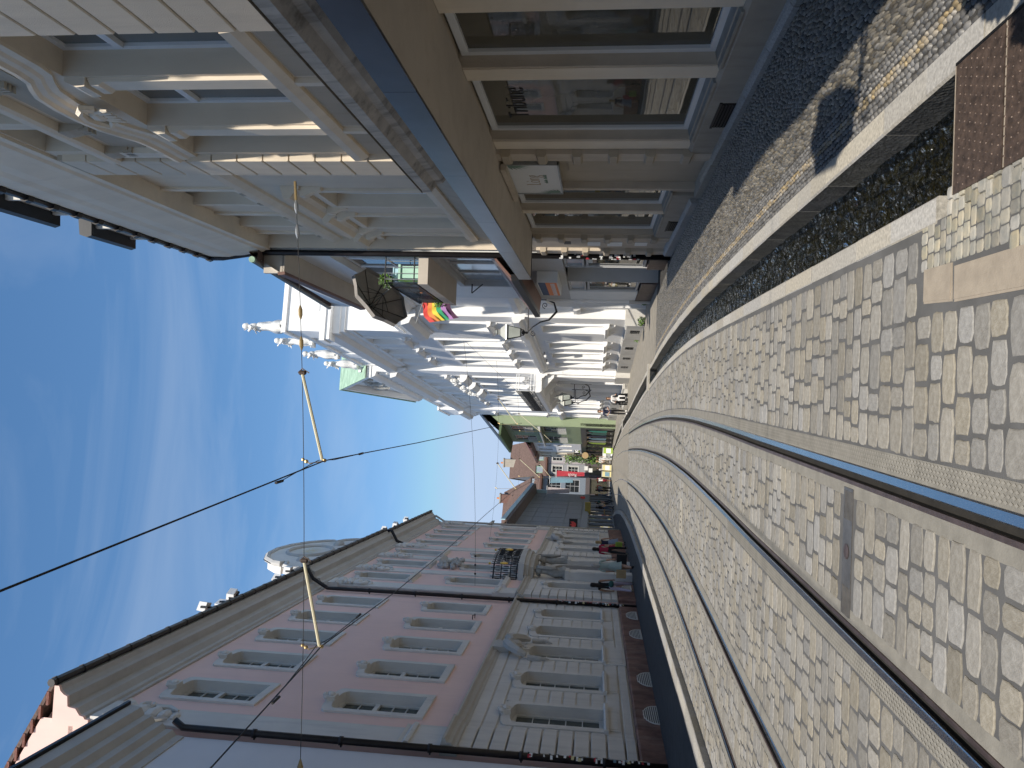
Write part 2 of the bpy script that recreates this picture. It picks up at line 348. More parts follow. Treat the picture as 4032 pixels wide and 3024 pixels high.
def window(parent, sg, s0, s1, z0, z1, o, cols=2, rows=3, fm='win_frame', gm='glass_dark', fw=0.06, transom=None, bar=0.025, name='window', panes=True, mull=None):
    """frame as the part, every pane a sub-part; alike windows share their meshes"""
    w, h = s1 - s0, z1 - z0
    key = (round(w, 3), round(h, 3), cols, rows, fm, gm, fw, transom, sg, bar, panes, mull)
    if key not in WCACHE:
        f = MB(sg); f.box(0, fw, 0, .06, 0, h); f.box(w - fw, w, 0, .06, 0, h); f.box(fw, w - fw, 0, .058, 0, fw); f.box(fw, w - fw, 0, .058, h - fw, h)
        xs = [fw + (w - 2 * fw) * i / cols for i in range(cols + 1)]
        mw_ = mull if mull else bar
        for i in range(1, cols): f.box(xs[i] - (mw_ if cols == 2 else bar), xs[i] + (mw_ if cols == 2 else bar), .004, .05, fw, h - fw)
        if transom:
            zt = h * transom; f.box(fw, w - fw, -.0, .085, zt - .05, zt + .05)
            r1 = max(1, rows - int(round(rows * (1 - transom)))); r2 = max(1, rows - r1)
            zz = [fw + (zt - .05 - fw) * i / r1 for i in range(r1 + 1)]; z2 = [zt + .05 + (h - fw - zt - .05) * i / r2 for i in range(r2 + 1)]
            bands = list(zip(zz, zz[1:])) + list(zip(z2, z2[1:])); inner = zz[1:-1] + z2[1:-1]
        else:
            zz = [fw + (h - 2 * fw) * i / rows for i in range(rows + 1)]; bands = list(zip(zz, zz[1:])); inner = zz[1:-1]
        for z in inner: f.box(fw, w - fw, .006, .045, z - bar * .7, z + bar * .7)
        fme = f.data(name, fm); pl = []
        if panes:
            pm = {}
            for a, b in zip(xs, xs[1:]):
                for c, d in bands:
                    k2 = (round(b - a, 3), round(d - c, 3))
                    if k2 not in pm: pm[k2] = MB(sg).box(0, b - a, .012, .02, 0, d - c).data('pane', gm)
                    pl.append((pm[k2], (a, 0, c)))
        else: pl.append((MB(sg).box(fw * .5, w - fw * .5, .012, .02, fw * .5, h - fw * .5).data('pane', gm), (0, 0, 0)))
        WCACHE[key] = (fme, pl)
    fme, pl = WCACHE[key]
    wo = link(name, fme, parent, (s0, o * sg, z0))
    for me, l in pl: link('pane', me, wo, l)
    return wo
def facade_root(name, p0, p1, label, cat='building', group=None):
    a = math.atan2(p1[1] - p0[1], p1[0] - p0[0])
    return empty(name, (p0[0], p0[1], 0), a, label, cat, group)
# ------------------------------------------------------------------ figures: one continuous skin per body, grown over a posed skeleton
ZONE = {'head': 0, 'arm': 5, 'fore': 0, 'torso': 1, 'hip': 2, 'leg': 2, 'calf': 3, 'foot': 4}
def figure_mesh(name, pose, sleeve=True, shorts=False, slim=1.0):
    J, E, R_ = {}, [], {}
    def j(n, p, r): J[n] = Vector(p); R_[n] = r
    sw = pose.get('stride', 0.0); lean = pose.get('lean', 0.0); sit = pose.get('sit', False); hz = .93 if not sit else .52
    j('pelvis', (0, 0, hz), (.135 * slim, .10)); j('waist', (0, lean * .25, hz + .17), (.115 * slim, .085)); j('chest', (0, lean * .6, hz + .36), (.135 * slim, .095))
    j('neck', (0, lean * .9, hz + .51), (.05, .05)); j('jaw', (0, lean + .02, hz + .58), (.055, .06)); j('head', (0, lean + .02, hz + .67), (.075, .088)); j('crown', (0, lean + .01, hz + .745), (.05, .06))
    for s, t in ((-1, 'l'), (1, 'r')):
        sg = s * sw
        j('sh' + t, (s * .165 * slim, lean * .8, hz + .46), (.058, .055))
        a = pose.get('arm_' + t, None)
        if a is None: a = ((s * .215, -sg * .25 + lean * .5, hz + .21), (s * .225, -sg * .25 + .10 + lean * .3, hz - .02))
        j('el' + t, a[0], (.042, .042)); j('wr' + t, a[1], (.028, .026))
        d = (Vector(a[1]) - Vector(a[0])).normalized(); side = Vector((-s, 0.25, 0))
        j('pa' + t, Vector(a[1]) + d * .06, (.034, .018)); 
        for k, (fx, ln) in enumerate(((-.028, .085), (-.010, .098), (.010, .092), (.027, .072))):
            b = Vector(a[1]) + d * .09 + Vector((fx * .6, fx, 0)); j('f%d%s' % (k, t), b, (.0095, .0095)); j('g%d%s' % (k, t), b + d * ln * .8 + Vector((-s * .012, .012, 0)), (.008, .008)); E += [('pa' + t, 'f%d%s' % (k, t), 'fore'), ('f%d%s' % (k, t), 'g%d%s' % (k, t), 'fore')]
        th = Vector(a[1]) + d * .035 + Vector((-s * .012, .035, 0)); j('th' + t, th, (.011, .011)); j('tj' + t, th + d * .045 + Vector((0, .012, 0)), (.009, .009)); E += [('pa' + t, 'th' + t, 'fore'), ('th' + t, 'tj' + t, 'fore')]
        j('hp' + t, (s * .085, 0, hz - .06), (.088, .088))
        if sit: j('kn' + t, (s * .12, .44, hz + .02), (.062, .062)); j('an' + t, (s * .12, .50, .14), (.042, .042)); j('to' + t, (s * .12, .66, .10), (.036, .03))
        else:
            j('kn' + t, (s * .09, sg * .5 + .03, .50), (.060, .062)); j('an' + t, (s * .085, sg * .95 - (.10 if sg < 0 else 0), .09 + (.05 if sg < 0 else 0)), (.038, .042)); j('to' + t, (s * .095, sg * .95 + .15 - (.10 if sg < 0 else 0), .035), (.036, .028))
        E += [('chest', 'sh' + t, 'torso'), ('sh' + t, 'el' + t, 'arm'), ('el' + t, 'wr' + t, 'fore'), ('wr' + t, 'pa' + t, 'fore'), ('pelvis', 'hp' + t, 'hip'), ('hp' + t, 'kn' + t, 'leg'), ('kn' + t, 'an' + t, 'calf'), ('an' + t, 'to' + t, 'foot')]
    E += [('pelvis', 'waist', 'torso'), ('waist', 'chest', 'torso'), ('chest', 'neck', 'head'), ('neck', 'jaw', 'head'), ('jaw', 'head', 'head'), ('head', 'crown', 'head')]
    names = list(J); me = bpy.data.meshes.new(name); me.from_pydata([J[n] for n in names], [(names.index(a), names.index(b)) for a, b, _ in E], [])
    ob = bpy.data.objects.new(name, me); COL.objects.link(ob)
    sk = ob.modifiers.new('s', 'SKIN'); sk.use_smooth_shade = True; sk.branch_smoothing = .3
    for i, n in enumerate(names): me.skin_vertices[0].data[i].radius = R_[n]; me.skin_vertices[0].data[i].use_root = (n == 'pelvis')
    sb = ob.modifiers.new('u', 'SUBSURF'); sb.levels = sb.render_levels = 1
    dg = bpy.context.evaluated_depsgraph_get(); dg.update(); out = bpy.data.meshes.new_from_object(ob.evaluated_get(dg)); out.name = name
    bpy.data.objects.remove(ob); bpy.data.meshes.remove(me)
    segs = [(J[a], J[b], z) for a, b, z in E]; idx = []
    for p in out.polygons:
        c = p.center; best, bz = 9, 'torso'
        for a, b, z in segs:
            d = b - a; t = max(0, min(1, (c - a).dot(d) / max(1e-9, d.length_squared))); q = (c - a - d * t).length
            if q < best: best, bz = q, z
        if bz == 'head' and c.z < J['neck'].z - .02: bz = 'torso'
        idx.append(ZONE[bz])
    for k in range(6): out.materials.append(MAT['skin'])
    out.polygons.foreach_set('material_index', idx); out.polygons.foreach_set('use_smooth', [True] * len(idx)); out.update()
    return out
FIG = {'walk': figure_mesh('body', {'stride': .28, 'lean': .02}), 'walk2': figure_mesh('body', {'stride': -.22, 'lean': .02}), 'stand': figure_mesh('body', {'stride': .06}),
       'phone': figure_mesh('body', {'stride': .10, 'lean': .03, 'arm_l': ((-.24, .02, 1.16), (-.10, .24, 1.10)), 'arm_r': ((.24, .02, 1.16), (.10, .24, 1.08))}),
       'sit': figure_mesh('body', {'sit': True, 'lean': .02, 'arm_l': ((-.25, .02, .74), (-.24, .26, .72)), 'arm_r': ((.25, .02, .74), (.24, .26, .72))}),
       'pose_a': figure_mesh('body', {'stride': .12, 'lean': .05, 'arm_l': ((-.30, .05, 1.25), (-.20, .2, 1.45)), 'arm_r': ((.26, .08, 1.15), (.12, .22, 1.02))}),
       'pose_b': figure_mesh('body', {'stride': -.10, 'lean': .04, 'arm_l': ((-.25, .10, 1.16), (-.05, .22, 1.2)), 'arm_r': ((.34, .0, 1.42), (.30, .1, 1.72))})}
HAIRCACHE = {}
def person(label, loc, rz, h, fig, skin, top_, low, hair, hairlen=.0, shoes='c_black', calf=None, arm=None, group=None, skirt=None):
    e = empty('person', loc, rz, label, 'person', group); k = h / 1.68; e.scale = (k, k, k)
    b = link('body', FIG[fig], e)
    for i, m in enumerate((skin, top_, low, calf or low, shoes, arm or top_)): b.material_slots[i].link = 'OBJECT'; b.material_slots[i].material = MAT[m]
    hz = .52 if fig == 'sit' else .93; ln = .02 if fig != 'phone' else .03
    q = MB(); pr = [(.02, .80), (.06, .795), (.088, .76), (.100, .70), (.098, .63), (.085, .58)] + ([(.095, .50), (.10, .50 - hairlen * .6), (.05, .50 - hairlen)] if hairlen else [])
    q.lathe([(r, hz + z) for r, z in pr[::-1]], (0, ln - .022, 0), 10, .92, .98); q.build('hair', hair, e, smooth=True)
    q = MB(); q.ball((-.032, ln + .098, hz + .665), .011, 6, 4); q.ball((.032, ln + .098, hz + .665), .011, 6, 4); q.build('eyes', 'c_black', e)
    q = MB(); q.tube([(0, ln + .098, hz + .67), (0, ln + .125, hz + .635)], [.008, .014], 5); q.build('nose', skin, e); MB().box(-.022, .022, ln + .085, ln + .098, hz + .595, hz + .603).build('mouth', 'c_red', e)
    if skirt:
        q = MB(); n = 14; a, zb, w = skirt
        rings = []
        for t in range(6):
            f = t / 5; rings.append([q.p((.14 + (w - .14) * f) * math.cos(i * 2 * math.pi / n) * (1 + .06 * math.sin(i * 3 + t)), (.105 + (w * .85 - .105) * f) * math.sin(i * 2 * math.pi / n) * (1 + .06 * math.sin(i * 2)), 1.0 + (zb - 1.0) * f) for i in range(n)])
        for u, v in zip(rings, rings[1:]):
            for i in range(n): q.face((u[i], u[(i + 1) % n], v[(i + 1) % n], v[i]))
        q.build('skirt', a, e, smooth=True)
    return e
def statue(name, loc, rz, h, fig, m, label, seed, group):
    e = empty(name, loc, rz, label, 'statue', group); k = h / 1.75; e.scale = (k, k, k)
    b = link('body', FIG[fig], e)
    for i in range(6): b.material_slots[i].link = 'OBJECT'; b.material_slots[i].material = MAT[m]
    r = random.Random(seed); q = MB(); n = 18; rings = []
    for t in range(9):
        f = t / 8; rr_ = .155 + .115 * f + .03 * math.sin(f * 9 + seed)
        rings.append([q.p(rr_ * (1 + .26 * math.sin(i * 1.9 + seed + f) * (.3 + f)) * math.cos(i * 2 * math.pi / n) + .05 * math.sin(f * 3 + seed), rr_ * .9 * (1 + .22 * math.sin(i * 2.7 + seed) * (.3 + f)) * math.sin(i * 2 * math.pi / n), 1.12 - 1.1 * f) for i in range(n)])
    for u, v in zip(rings, rings[1:]):
        for i in range(n): q.face((u[i], u[(i + 1) % n], v[(i + 1) % n], v[i]))
    q.build('drapery', m, e, smooth=True)
    q = MB(); q.tube([(-.19, .04, 1.36), (-.05, .13, 1.22), (.12, .11, 1.05), (.22, .0, .9), (.28, -.08, .5)], [.05, .075, .085, .08, .03], 7); q.tube([(.17, .0, 1.4), (.24, -.09, 1.15), (.22, -.13, .7), (.26, -.12, .3)], [.05, .085, .1, .06], 6); q.build('mantle', m, e, smooth=True)
    q = MB(); q.lathe([(.07, 1.52), (.125, 1.58), (.135, 1.67), (.10, 1.76), (.02, 1.80)], (0, .0, 0), 9); q.build('hair', m, e, smooth=True)
    q = MB(); q.ball((0, .02, 1.28), .20, 9, 6, 1.05, .8, 1.1); q.tube([(-.17, 0, 1.40), (-.31, .05, 1.25), (-.22, .2, 1.42)], [.08, .075, .06], 6); q.tube([(.17, 0, 1.40), (.30, .05, 1.22), (.14, .2, 1.10)], [.08, .075, .06], 6); q.build('chest_cloth', m, e, smooth=True)
    MB().box(-.24, .24, -.24, .24, -.12, .03).build('plinth', m, e)
    return e
# ------------------------------------------------------------------ ground, road, stream, pavements
struct = lambda o: tag(o, kind='structure')
mb = MB(); mb.poly([(-700, -700, -1.3), (700, -700, -1.3), (700, 1500, -1.3), (-700, 1500, -1.3)])
struct(mb.build('ground', 'earth'))
YS = frange(-24, 0, 4) + frange(0, 60, 1)[1:] + frange(60, 150, 3)[1:]
SL0 = lambda y: .83 - ST(y); SL1 = lambda y: .97 - ST(y); SR0 = lambda y: 1.50 - ST(y); SR1 = lambda y: 1.66 - ST(y)
PWR = cat_rom([(-40, 3.6), (18, 3.6), (28, 3.6), (36, 3.4), (52, 1.5), (80, -2.0), (100, -8), (130, -18)])   # behind the right hand walls
PWL = lambda y: -7.9 - .065 * (y - 16.9) if y < 52 else KL(y) - 4
edges = [lambda y: KL(y) - .02]
for f in RAILX[::-1]: edges += [lambda y, f=f: f(y) - .088, lambda y, f=f: f(y) + .088]
edges.append(lambda y: SL0(y) + .02)
mb = MB()
for fa, fb in zip(edges[::2], edges[1::2]): strip(mb, fa, fb, YS, -0.0045)
road = struct(mb.build('road', 'mortar'))
strip(MB(), lambda y: KL(y), lambda y: SL0(y), YS, -0.06).build('road_base', 'groove', road)
struct(strip(MB(), lambda y: SR1(y) - .02, PWR, YS, -0.010).build('pavement_right', 'pebble_bed'))
pav_l = struct(strip(MB(), PWL, lambda y: KL(y) - .28, YS, 0.10).build('pavement_left', 'asphalt'))
# far road surface, too far to tell the setts apart
struct(strip(MB(), lambda y: KL(y) + .05, lambda y: SL0(y) - .03, frange(46, 150, 2), 0.004).build('far_road', 'far_sett'))
bed = struct(strip(MB(), lambda y: SL1(y) - .06, lambda y: SR0(y) + .06, YS, -0.30).build('stream_bed', 'granite_wet'))
# cobbles on the bed, seen through the water
mb = MB(); r = random.Random(3)
for y in frange(3.6, 12, .13):
    for k in range(4):
        x = .985 - ST(y) + .13 * k; d = .055
        mb.slab([(x + r.uniform(0, .01), y), (x + .115, y + r.uniform(0, .01)), (x + .115, y + .115), (x + .005, y + .112)], -.30, -.283 + r.uniform(0, .012) + G(y))
tag(mb.build('bed_cobbles', 'granite_wet', bed), kind='stuff')

# water: clear dark sheet with a lively ripple
w = bpy.data.materials.new('water'); w.use_nodes = True; MAT['water'] = w
n, l = w.node_tree.nodes, w.node_tree.links; n.remove(n['Principled BSDF'])
gl = n.new('ShaderNodeBsdfGlossy'); gl.inputs['Roughness'].default_value = 0.04; gl.inputs['Color'].default_value = (.9, .95, 1, 1)
tr = n.new('ShaderNodeBsdfTransparent'); tr.inputs['Color'].default_value = (.40, .38, .22, 1)
fr = n.new('ShaderNodeFresnel'); fr.inputs['IOR'].default_value = 1.33
mx = n.new('ShaderNodeMixShader'); tc = n.new('ShaderNodeTexCoord')
mp = n.new('ShaderNodeMapping'); mp.inputs['Scale'].default_value = (1.0, 0.55, 1); mp.inputs['Rotation'].default_value = (0, 0, .3)
n1 = n.new('ShaderNodeTexNoise'); n1.inputs['Scale'].default_value = 15; n1.inputs['Detail'].default_value = 4; n1.inputs['Distortion'].default_value = 1.2
bp = n.new('ShaderNodeBump'); bp.inputs['Strength'].default_value = 1.0; bp.inputs['Distance'].default_value = .09
l.new(tc.outputs['Object'], mp.inputs['Vector']); l.new(mp.outputs['Vector'], n1.inputs['Vector']); l.new(n1.outputs['Fac'], bp.inputs['Height'])
for q in (gl, fr): l.new(bp.outputs['Normal'], q.inputs['Normal'])
l.new(fr.outputs[0], mx.inputs[0]); l.new(tr.outputs[0], mx.inputs[1]); l.new(gl.outputs[0], mx.inputs[2]); l.new(mx.outputs[0], n['Material Output'].inputs['Surface'])
# the water surface is real geometry too: small standing waves
mb = MB(); r = random.Random(4); rows = []
for y in frange(3.0, 26, .05) + frange(26, 80, 1)[1:]:
    x0, x1 = SL1(y) - .01, SR0(y) + .01; row = []
    for k in range(9):
        t = k / 8
        a = .016 * math.sin(y * 9 + 3 * math.sin(t * 5 + y * 1.7)) * math.sin(t * 7 + y * 2.1) + r.uniform(-.007, .007)
        row.append(mb.p(x0 + (x1 - x0) * t, y, G(y) - .20 + (a if y < 26 else 0)))
    rows.append(row)
for a, b in zip(rows, rows[1:]):
    for k in range(8): mb.face((a[k], a[k + 1], b[k + 1], b[k]))
struct(mb.build('stream_water', 'water', smooth=True))

# kerbs: every stone its own block
def kerb_run(name, label, f0, f1, y0, y1, ln, z0, z1, mats, seed, lower=None):
    r = random.Random(seed); e = struct(empty(name)); y = y0
    while y < y1:
        L = ln * r.uniform(.8, 1.25) * (1 if y < 40 else 2); b = min(y1, y + L); g = .004
        h = z1 + r.uniform(-.004, .004); c = .012
        q = MB()
        ys = [y + g, (y + b) / 2, b - g]
        def ring(t, in0, in1, z): return [(f0(t) + in0, t, G(t) + z), (f1(t) - in1, t, G(t) + z)]
        low = [ring(t, 0, 0, z0) for t in ys]; mid = [ring(t, 0, 0, h - c) for t in ys]; tp = [ring(t, c, c, h) for t in ys]
        for i in range(2):
            q.poly([tp[i][0], tp[i][1], tp[i+1][1], tp[i+1][0]])
            for k in (0, 1):
                q.poly([mid[i][k], tp[i][k], tp[i+1][k], mid[i+1][k]])
                q.cur = 1 if (len(mats) > 1) else 0
                q.poly([low[i][k], mid[i][k], mid[i+1][k], low[i+1][k]]); q.cur = 0
        for i in (0, 2): q.poly([low[i][0], low[i][1], mid[i][1], mid[i][0]]); q.poly([mid[i][0], mid[i][1], tp[i][1], tp[i][0]])
        q.build('kerb_stone', mats, e); y = b
kerb_run('kerb_stream_pavement_side', '', SR0, SR1, 2.4, 80, 1.0, -.34, .0, ['granite', 'granite_wet'], 5)
kerb_run('kerb_stream_road_side', '', SL1 and SL0, SL1, 3.9, 80, 1.0, -.34, .0, ['granite', 'granite_wet'], 6)
kerb_run('kerb_left', '', lambda y: KL(y) - .30, KL, -10, 95, 1.1, -.05, .10, ['granite'], 8)

# setts
def sett_shape(r, n=14):
    o = []
    for i in range(n):
        a = 2 * math.pi * (i + .5) / n; e = 9.0
        c, s = math.cos(a), math.sin(a); k = (abs(c) ** e + abs(s) ** e) ** (-1 / e)
        k *= r.uniform(.945, 1.03); o.append((.5 * c * k, .5 * s * k))
    return o
SETT = [sett_shape(random.Random(100 + i)) for i in range(20)]; SETT8 = [sett_shape(random.Random(200 + i), 8) for i in range(20)]
def add_sett(mb, sh, x, y, w, h, z, dome=.0018, low=.014, tx=0, ty=0):
    n = len(sh); e = .006
    zz = lambda px, py: z + tx * px + ty * py
    c = mb.p(x, y, z + dome)
    a = [mb.p(x + px * (w - 2 * e), y + py * (h - 2 * e), zz(px, py) + dome * .55) for px, py in sh]
    b = [mb.p(x + px * w, y + py * h, zz(px, py) - .0022) for px, py in sh]
    d = [mb.p(x + px * (w + .006), y + py * (h + .006), z - low) for px, py in sh]
    for i in range(n):
        j = (i + 1) % n
        mb.face((c, a[i], a[j])); mb.face((a[i], b[i], b[j], a[j])); mb.face((b[i], d[i], d[j], b[j]))
r = random.Random(21); near = []; far = MB(); y = 2.7
while y < 46:
    h = r.uniform(.135, .19) * (1 if y < 22 else 1.25)
    rx = [f(y) for f in RAILX]
    segs = [(KL(y) + .015, rx[3] - .17), (rx[3] + .15, rx[2] - .15), (rx[2] + .17, rx[1] - .17), (rx[1] + .15, rx[0] - .15), (rx[0] + .17, SL0(y) - .03)]
    if y < 4.1: segs[4] = (segs[4][0], .41)
    for si, (a, b) in enumerate(segs):
        x = a; cells = []
        while x < b - .07:
            wd = r.choice((.13, .16, .19, .21, .24, .27)) * r.uniform(.92, 1.08) * (1 if y < 22 else 1.15); cells.append(wd); x += wd
        if not cells: continue
        k = (b - a) / sum(cells); x = a
        for wd in cells:
            wd *= k; cx = x + wd / 2; x += wd
            if 4.93 < y + h / 2 < 5.2 and -1.4 < cx < -.58 and si == 3: continue
            jx, jy = r.uniform(.008, .027), r.uniform(.010, .026)
            item = (r.randrange(20), cx, y + h / 2 + r.uniform(-.006, .006), max(.06, wd - jx), h - jy, G(y) + r.uniform(-.003, .003), r.uniform(-.004, .004), r.uniform(-.004, .004))
            vis = abs((cx - .0) / (y + .2)) < .53
            (near if vis and y < 9 else []).append(item)
            if not (vis and y < 9): add_sett(far, (SETT if y < 13 and vis else SETT8)[item[0]], *item[1:6], tx=item[6], ty=item[7])
    y += h
near.sort(key=lambda t: t[2])
SM = []
for sh in SETT:
    q = MB(); add_sett(q, sh, 0, 0, .19, .145, 0); SM.append(q.data('sett', 'sett'))
for it in near[:300]:
    o = link('sett', SM[it[0]], road, (it[1], it[2], it[5])); o.scale = (it[3] / .19, it[4] / .145, 1); o.rotation_euler = (it[7] * 3, it[6] * 3, 0)
for it in near[300:]: add_sett(far, SETT[it[0]], *it[1:6], tx=it[6], ty=it[7])
tag(far.build('setts', 'sett', road), kind='stuff')

# finer setts and long slabs at the end of the steel cover
mb = MB(); r = random.Random(33); y = 2.7
while y < 4.06:
    x = .62 if y > 3.2 else .58; h = r.uniform(.055, .075)
    while x < (.93 if y < 3.78 else .82):
        wd = r.uniform(.06, .09); add_sett(mb, SETT[r.randrange(20)], x + wd / 2, y + h / 2, wd - .006, h - .006, r.uniform(-.0015, .0015) - .0005, .001); x += wd
    y += h
tag(mb.build('small_setts', 'small_sett', road), kind='stuff')
for (a, b, c, d) in ((.415, .60, 2.9, 3.70), (.44, .63, 3.715, 4.03)):
    q = MB(); e = .012
    add = [(a, c), (b - .01, c + .01), (b, d), (a + .02, d - .01)]
    q.slab(add, -.03, .0); q.slab([(a + e, c + e), (b - e, c + e), (b - e, d - e), (a + e + .02, d - e)], -.01, .004); q.build('paving_slab', 'slab', road)

# rails
def sweep(f, prof, ys, name, m, parent, side):
    q = MB(); pr = None
    for y in ys:
        t = (f(y + .2) - f(y - .2)) / .4; nl = math.hypot(1, t); nx, ny = 1 / nl, -t / nl
        c = [q.p(f(y) + nx * o * side, y + ny * o * side, G(y) + z) for o, z in prof]
        if pr:
            for i in range(len(prof) - 1): q.face((pr[i], pr[i + 1], c[i + 1], c[i]))
        pr = c
    return q.build(name, m, parent)
RY = frange(-12, 2, 2) + frange(2, 60, .5)[1:] + frange(60, 118, 2)[1:]
NM = ['rightmost tram rail, nearest the stream', 'second tram rail from the stream', 'third tram rail from the stream, thin and dark in the middle of the road', 'leftmost tram rail, nearest the pink house']
for i, f in enumerate(RAILX):
    side = 1 if i in (0, 2) else -1                     # +1: groove lies to the left of the head
    e = empty('tram_rail', (0, 0, 0), 0, NM[i], 'rail', 'tram rails let into the setts')
    sweep(f, [(-.008, -.01), (-.006, .002), (.0, .005), (.042, .005), (.050, .001), (.052, -.01)], RY, 'rail_head', 'rail_head', e, side)
    sweep(f, [(-.055, -.004), (-.050, -.035), (-.010, -.035), (-.006, -.004)], RY, 'groove', 'groove', e, side)
    sweep(f, [(-.085, -.006), (-.082, .003), (-.056, .003), (-.054, -.01)], RY, 'guard_lip', 'rail_side', e, side)
    sweep(f, [(.050, -.004), (.165, -.003)], RY, 'outer_bed', 'rail_bed' if False else 'concrete', e, side)
    sweep(f, [(-.165, -.004), (-.084, -.003)], RY, 'inner_bed', 'concrete', e, side)
    # diamond tread cast into the bed beside the rail, as far as it can be told apart
    q = MB(); y = 2.6
    while y < 9.5 and i < 2:
        for k in range(4):
            cx, cy = f(y) + side * (.075 + .025 * k), y + (.02 if k % 2 else 0); a = .0095
            q.poly([(cx - a, cy, -.0005), (cx, cy - .016, -.0005), (cx + a, cy, -.0005), (cx, cy + .016, -.0005)])
        y += .04
    if q.v: tag(q.build('tread_pattern', 'tread', e), kind='stuff')

# iron drain across the right hand track
d = empty('track_drain', (-.99, 5.06, 0), 0, 'iron drain channel lying across the right hand tram track', 'drain')
MB().box(-.40, .40, -.085, .085, -.02, .002).build('cover', 'drain_iron', d)
for k in range(6):
    for s in (-1, 1): MB().box(s * .30 - .10, s * .30 + .08, -.07 + .025 * k, -.062 + .025 * k, .002, .006).build('rib', 'drain_iron', d)
MB().lathe([(.045, 0), (.05, .004), (.03, .007)], (0, 0, .002), 12).build('bolt_cap', 'rail_side', d)
d = empty('slotted_cover', (-2.4, 14.9, G(14.9)), 0, 'pale rectangular cover with dark slots between the two tracks', 'drain')
MB().box(-.33, .33, -.16, .16, -.02, .010).build('plate', 'granite', d)
for k in range(4): MB().box(-.24 + .1 * k, -.20 + .1 * k, -.05, .05, .0102, .012).build('slot', 'groove', d)
# steel cover plates over the near end of the stream
sp = empty('steel_cover', (1.225, 3.2, 0), 0, 'rusty studded steel cover plate over the near end of the stream', 'cover plate')
for (a, b, nm) in ((3.30, 3.73, 'plate'), (2.55, 3.285, 'plate')):
    MB().box(-.295, .295, a - 3.2, b - 3.2, -.012, .006).build(nm, 'rust', sp)
    MB().box(-.295, .295, b - 3.2 - .006, b - 3.2, .0062, .008).build('edge', 'slab', sp)
q = MB(); yy = -.62
while yy < .52:
    for k in range(14):
        q.lathe([(.006, 0), (.004, .003), (.001, .004)], (-.27 + .04 * k + (.02 if int(yy * 20) % 2 else 0), yy, .006), 5)
    yy += .05
tag(q.build('studs', 'rust', sp), kind='stuff')
MB().box(.296, .31, -.7, .53, -.03, .008).build('edge', 'iron', sp)
# stone footbridges over the stream
for k, yb in enumerate((27.0, 57.0)):
    q = MB(); q.box(SL0(yb) - .05, SR1(yb) + .05, yb - .35, yb + .35, G(yb) + .004, G(yb) + .06)
    top(q, 'footbridge_slab', 'granite', ('nearer' if k == 0 else 'farther') + ' flat stone slab bridging the stream', 'slab', 'slabs over the stream')

# pavement pebbles: grey border, one golden line, field of split pebbles set on edge
r = random.Random(44); items = []
def pebble(mb, x, y, w, h, z, hi):
    n = 6; c = mb.p(x + r.uniform(-.1, .1) * w, y, z + hi)
    a = [(math.cos(k * math.pi / 3 + .4), math.sin(k * math.pi / 3 + .4)) for k in range(n)]
    b = [mb.p(x + px * w * .36, y + py * h * .36, z + hi * .75) for px, py in a]
    d = [mb.p(x + px * w * .53, y + py * h * .53, z - .008) for px, py in a]
    for k in range(n):
        j = (k + 1) % n; mb.face((c, b[k], b[j])); mb.face((b[k], d[k], d[j], b[j]))
rows = []
x = 1.675
while x < 1.79: rows.append((x, .042, .055, 'pebble_grey', .008)); x += .042
for k in range(2): rows.append((1.80 + .034 * k, .034, .05, 'pebble_gold', .008))
x = 1.872
while x < 1.95: rows.append((x, .036, .05, 'pebble_grey', .008)); x += .036
while x < 3.42: rows.append((x, .030, .10, 'pebble', .011)); x += .027
pm = {'pebble': MB(), 'pebble_gold': MB(), 'pebble_grey': MB()}; cand = []
PAVR = bpy.data.objects['pavement_right']
for (x, w, h, m, hi) in rows:
    y = 2.9 + r.uniform(0, .1)
    while y < 24:
        hh = h * r.uniform(.75, 1.3) * (1 if y < 12 else 1.8); xx = x - (ST(y) if y > 8 else 0)
        if xx / y < .56 and (xx < 3.38):
            it = (xx + r.uniform(-.005, .005), y + hh / 2, w * r.uniform(.8, 1.08) * (1 if y < 12 else 1.2), hh, G(y) - .006 + r.uniform(-.003, .003), hi * r.uniform(.6, 1.4), m)
            (cand if m != 'pebble' and y < 6 else []).append(it)
            if not (m != 'pebble' and y < 6): pebble(pm[m], *it[:6])
        y += hh
cand.sort(key=lambda t: t[1])
pmesh = {}
for m in pm:
    q = MB(); pebble(q, 0, 0, .04, .055, 0, .008); pmesh[m] = q.data('pebble', m, True)
for it in cand[:300]:
    o = link('pebble', pmesh[it[6]], PAVR, (it[0], it[1], it[4])); o.scale = (it[2] / .04, it[3] / .055, it[5] / .008)
for it in cand[300:]: pebble(pm[it[6]], *it[:6])
for m in pm: tag(pm[m].build('pebbles', m, PAVR, smooth=True), kind='stuff')
# beyond the pebbles one can tell apart
struct(strip(MB(), lambda y: SR1(y) + .0, PWR, frange(24, 110, 2), 0.0).build('far_pavement', 'far_pav' if False else 'far_sett'))
